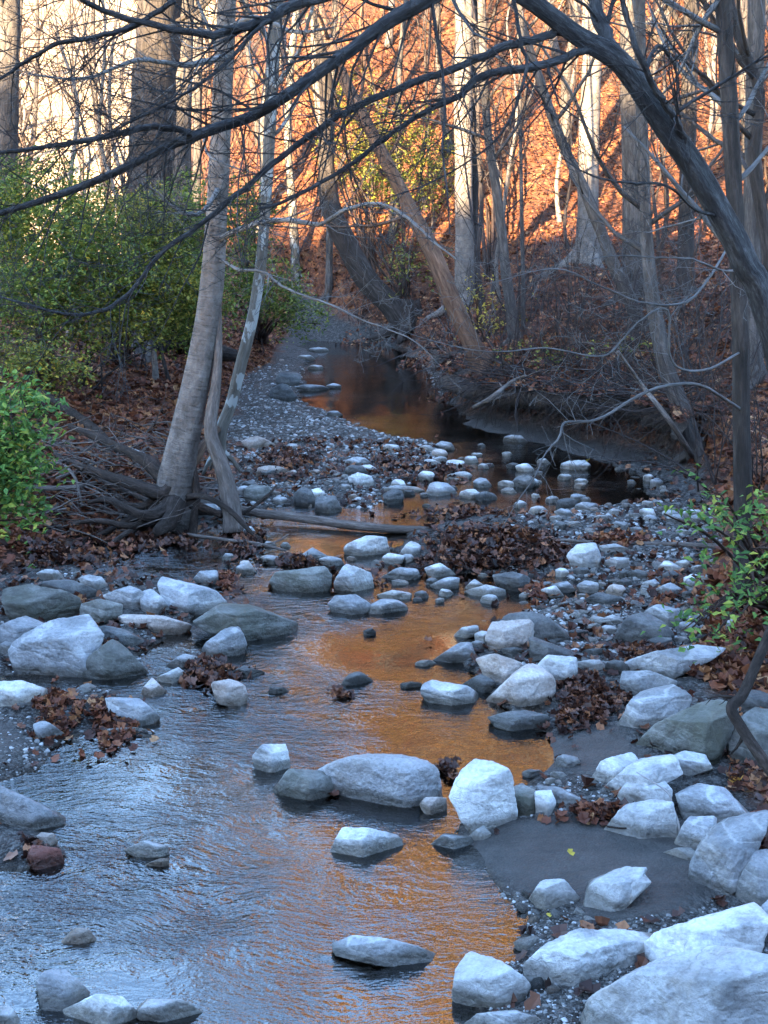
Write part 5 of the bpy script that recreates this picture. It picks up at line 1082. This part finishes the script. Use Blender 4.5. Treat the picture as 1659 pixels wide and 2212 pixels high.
# leaves strewn thinly over the rocky bed
u = rng.uniform(0, 1659, 9000); v = 960+1250*rng.random(9000)**1.7; p = np.array([G(a, b, .03) for a, b in zip(u, v)])
z, sc_, sw_, md_ = ground_fields(p[:, 0], p[:, 1]); ok = (sc_ < .1) & (z > .0) & (md_ < .3) & (rng.random(len(z)) < np.where(v < 1450, .9, .18)); p = p[ok]; p[:, 2] = z[ok]+.01
leaf_obj('strewn_leaves', [litter_cards(p, .062, rng, .5)], 'leaf_wet', label='dark wet leaves strewn among the stones of the bed', kind='stuff')
PILES = [(905, 785, 45, 12, 160, 'leaf_litter', 'brown leaves along the right edge of the far pool'), (800, 738, 90, 7, 200, 'leaf_litter', 'brown leaves at the head of the far pool'), (110, 1205, 110, 26, 420, 'leaf_wet', 'dark leaves on the muddy shore below the left bush'),
         (230, 1060, 190, 70, 1990, 'leaf_litter', 'russet leaves lodged among the roots of the left bank'), (1400, 1420, 70, 30, 200, 'leaf_wet', 'dark leaves between the smooth dome and the long flat slab'), (1000, 1110, 120, 14, 240, 'leaf_wet', 'leaves caught along the end of the fallen log'), (760, 1250, 60, 14, 90, 'leaf_wet', 'leaves caught behind the tall pale rock'),
         (450, 1452, 62, 34, 260, 'leaf_wet', 'dark red leaf clump on the rocks in the left pool'), (120, 1540, 60, 50, 260, 'leaf_litter', 'russet leaf heap on the left bar, left one'), (245, 1560, 62, 50, 300, 'leaf_litter', 'russet leaf heap on the left bar, right one'),
         (232, 1395, 32, 36, 90, 'leaf_wet', 'leaves jammed between the largest left boulder and the wedge'), (165, 1298, 32, 26, 90, 'leaf_litter', 'orange brown leaf clump on the flat dark slab at left'), (487, 1255, 28, 24, 90, 'leaf_litter', 'leaf heap in front of the grey rock upstream at left'),
         (1070, 1192, 165, 42, 2600, 'leaf_wet', 'long heap of brown leaves and sticks damming the stream'), (1270, 1520, 85, 62, 700, 'leaf_wet', 'dark leaf heap filling the hollow between the right boulders'), (1440, 1275, 50, 40, 160, 'leaf_litter', 'leaf heap against the grey cobbles at right'),
         (1160, 1275, 40, 28, 110, 'leaf_litter', 'orange brown leaves below the debris dam'), (530, 1170, 55, 40, 200, 'leaf_wet', 'leaf pile under the thin pale slab by the leaning tree'), (640, 1212, 60, 12, 130, 'leaf_wet', 'dark leaf line beside the low grey riffle rock'),
         (1290, 1765, 90, 20, 130, 'leaf_litter', 'brown leaves along the orange puddle at the right'), (1600, 1690, 60, 40, 60, 'leaf_litter', 'large orange brown leaves above the grey pair of blocks'), (90, 1845, 40, 20, 60, 'leaf_wet', 'red brown leaves beside the concrete slab'),
         (300, 1165, 150, 22, 320, 'leaf_wet', 'wet brown leaves along the foot of the left root bank'), (970, 1020, 60, 20, 150, 'leaf_wet', 'dark leaves among the riffle stones upstream'), (850, 1010, 110, 30, 330, 'leaf_wet', 'dark leaves strewn at the end of the gravel bar'), (620, 1005, 120, 40, 420, 'leaf_wet', 'brown leaves spread on the gravel beside the leaning tree'),
         (735, 1505, 26, 10, 30, 'leaf_wet', 'small leaf clump floating in mid stream'), (1330, 1175, 90, 20, 160, 'leaf_litter', 'brown leaves along the straight stick at right'), (705, 1705, 36, 14, 40, 'leaf_wet', 'red leaves caught beside the rounded slab, left side'), (965, 1665, 26, 22, 40, 'leaf_wet', 'dark leaves caught beside the rounded slab, right side'), (1540, 1440, 90, 60, 260, 'leaf_litter', 'brown leaves on the right bank above the stepped slab'), (980, 845, 50, 22, 160, 'leaf_litter', 'orange leaves at the foot of the orange brown trunk')]
for i, (cu, cv, ru, rv, n, m, lab) in enumerate(PILES):
    rng = np.random.default_rng(800+i); th = rng.uniform(0, 6.28, n); rr = np.where(rng.random(n) < .75, np.sqrt(rng.random(n))*.85, np.abs(rng.normal(size=n))*.9)*(1+.25*np.sin(th*3+i)+.15*np.sin(th*5+i*2)); c = hit(cu, cv)
    u, v = cu+np.cos(th)*rr*ru, cv+np.sin(th)*rr*rv; p = np.array([hit(a, b) for a, b in zip(u[:40], v[:40])]) if n < 41 else np.array([G(a, b, max(c[2], .02)) for a, b in zip(u, v)])
    zz = np.maximum(ground_fields(p[:, 0], p[:, 1])[0], 0); hgt = .15 if n > 2000 else min(.07, .25*ru*c[1]/FPX)
    p[:, 2] = zz+.01+hgt*np.maximum(1-rr[:len(p)]**2, 0)*rng.random(len(p))
    leaf_obj('leaf_pile', [litter_cards(p, .058 if c[1] > 7 else .046, rng, .6)], m, None, c, lab, 'stuff')
# sticks of the debris dam
tb = Tubes(); rng = np.random.default_rng(63)
for i in range(70):
    p = G(rng.uniform(930, 1220), rng.uniform(1150, 1230), .06); a = rng.uniform(0, 6.28)
    grow(tb, p, (math.cos(a), math.sin(a), rng.normal()*.25), rng.uniform(.2, .6), rng.uniform(.002, .006), 1, 2, rng, -.02, (3, 2), .15)
tag(link('debris_sticks', tb.mesh('debris_sticks'), MAT['root_dark']), 'small sticks tangled in the leaf dam', None, None, 'stuff')
# single leaves one can point to
def one_leaf(u, v, size, mat, label, seed):
    rng = np.random.default_rng(seed); p = hit(u, v); p[2] += .02; V, T, R = litter_cards(np.zeros((1, 3)), size, rng, .25)
    tag(link('fallen_leaf', new_mesh('fallen_leaf', V, tris=T, smooth=False, attrs={'rnd': R*0+.9}), MAT[mat], loc=p), label, 'leaf')
for i, a in enumerate([(1592, 1700, .09, 'leaf_orange', 'big orange leaf lying on the bank above the grey pair of blocks'), (1232, 1853, .03, 'leaf_yellow', 'small yellow leaf on the mud near its upper edge'), (1185, 1988, .03, 'leaf_yellow', 'small yellow green leaf on the wet gravel'), (1345, 1962, .03, 'leaf_yellow', 'tiny yellow leaf below the white split rock'), (1270, 1000, .09, 'leaf_yellow', 'yellow leaf on the white stone by the undercut bank'), (925, 1390, .07, 'leaf_wet', 'dark curled leaf on a stone in the orange reflection'), (1050, 1300, .07, 'leaf_litter', 'single brown leaf upright at the head of the orange pool'), (1160, 1490, .05, 'leaf_orange', 'orange leaf between the dark pyramid rock and the smooth boulder')]):
    one_leaf(*a, 950+i)
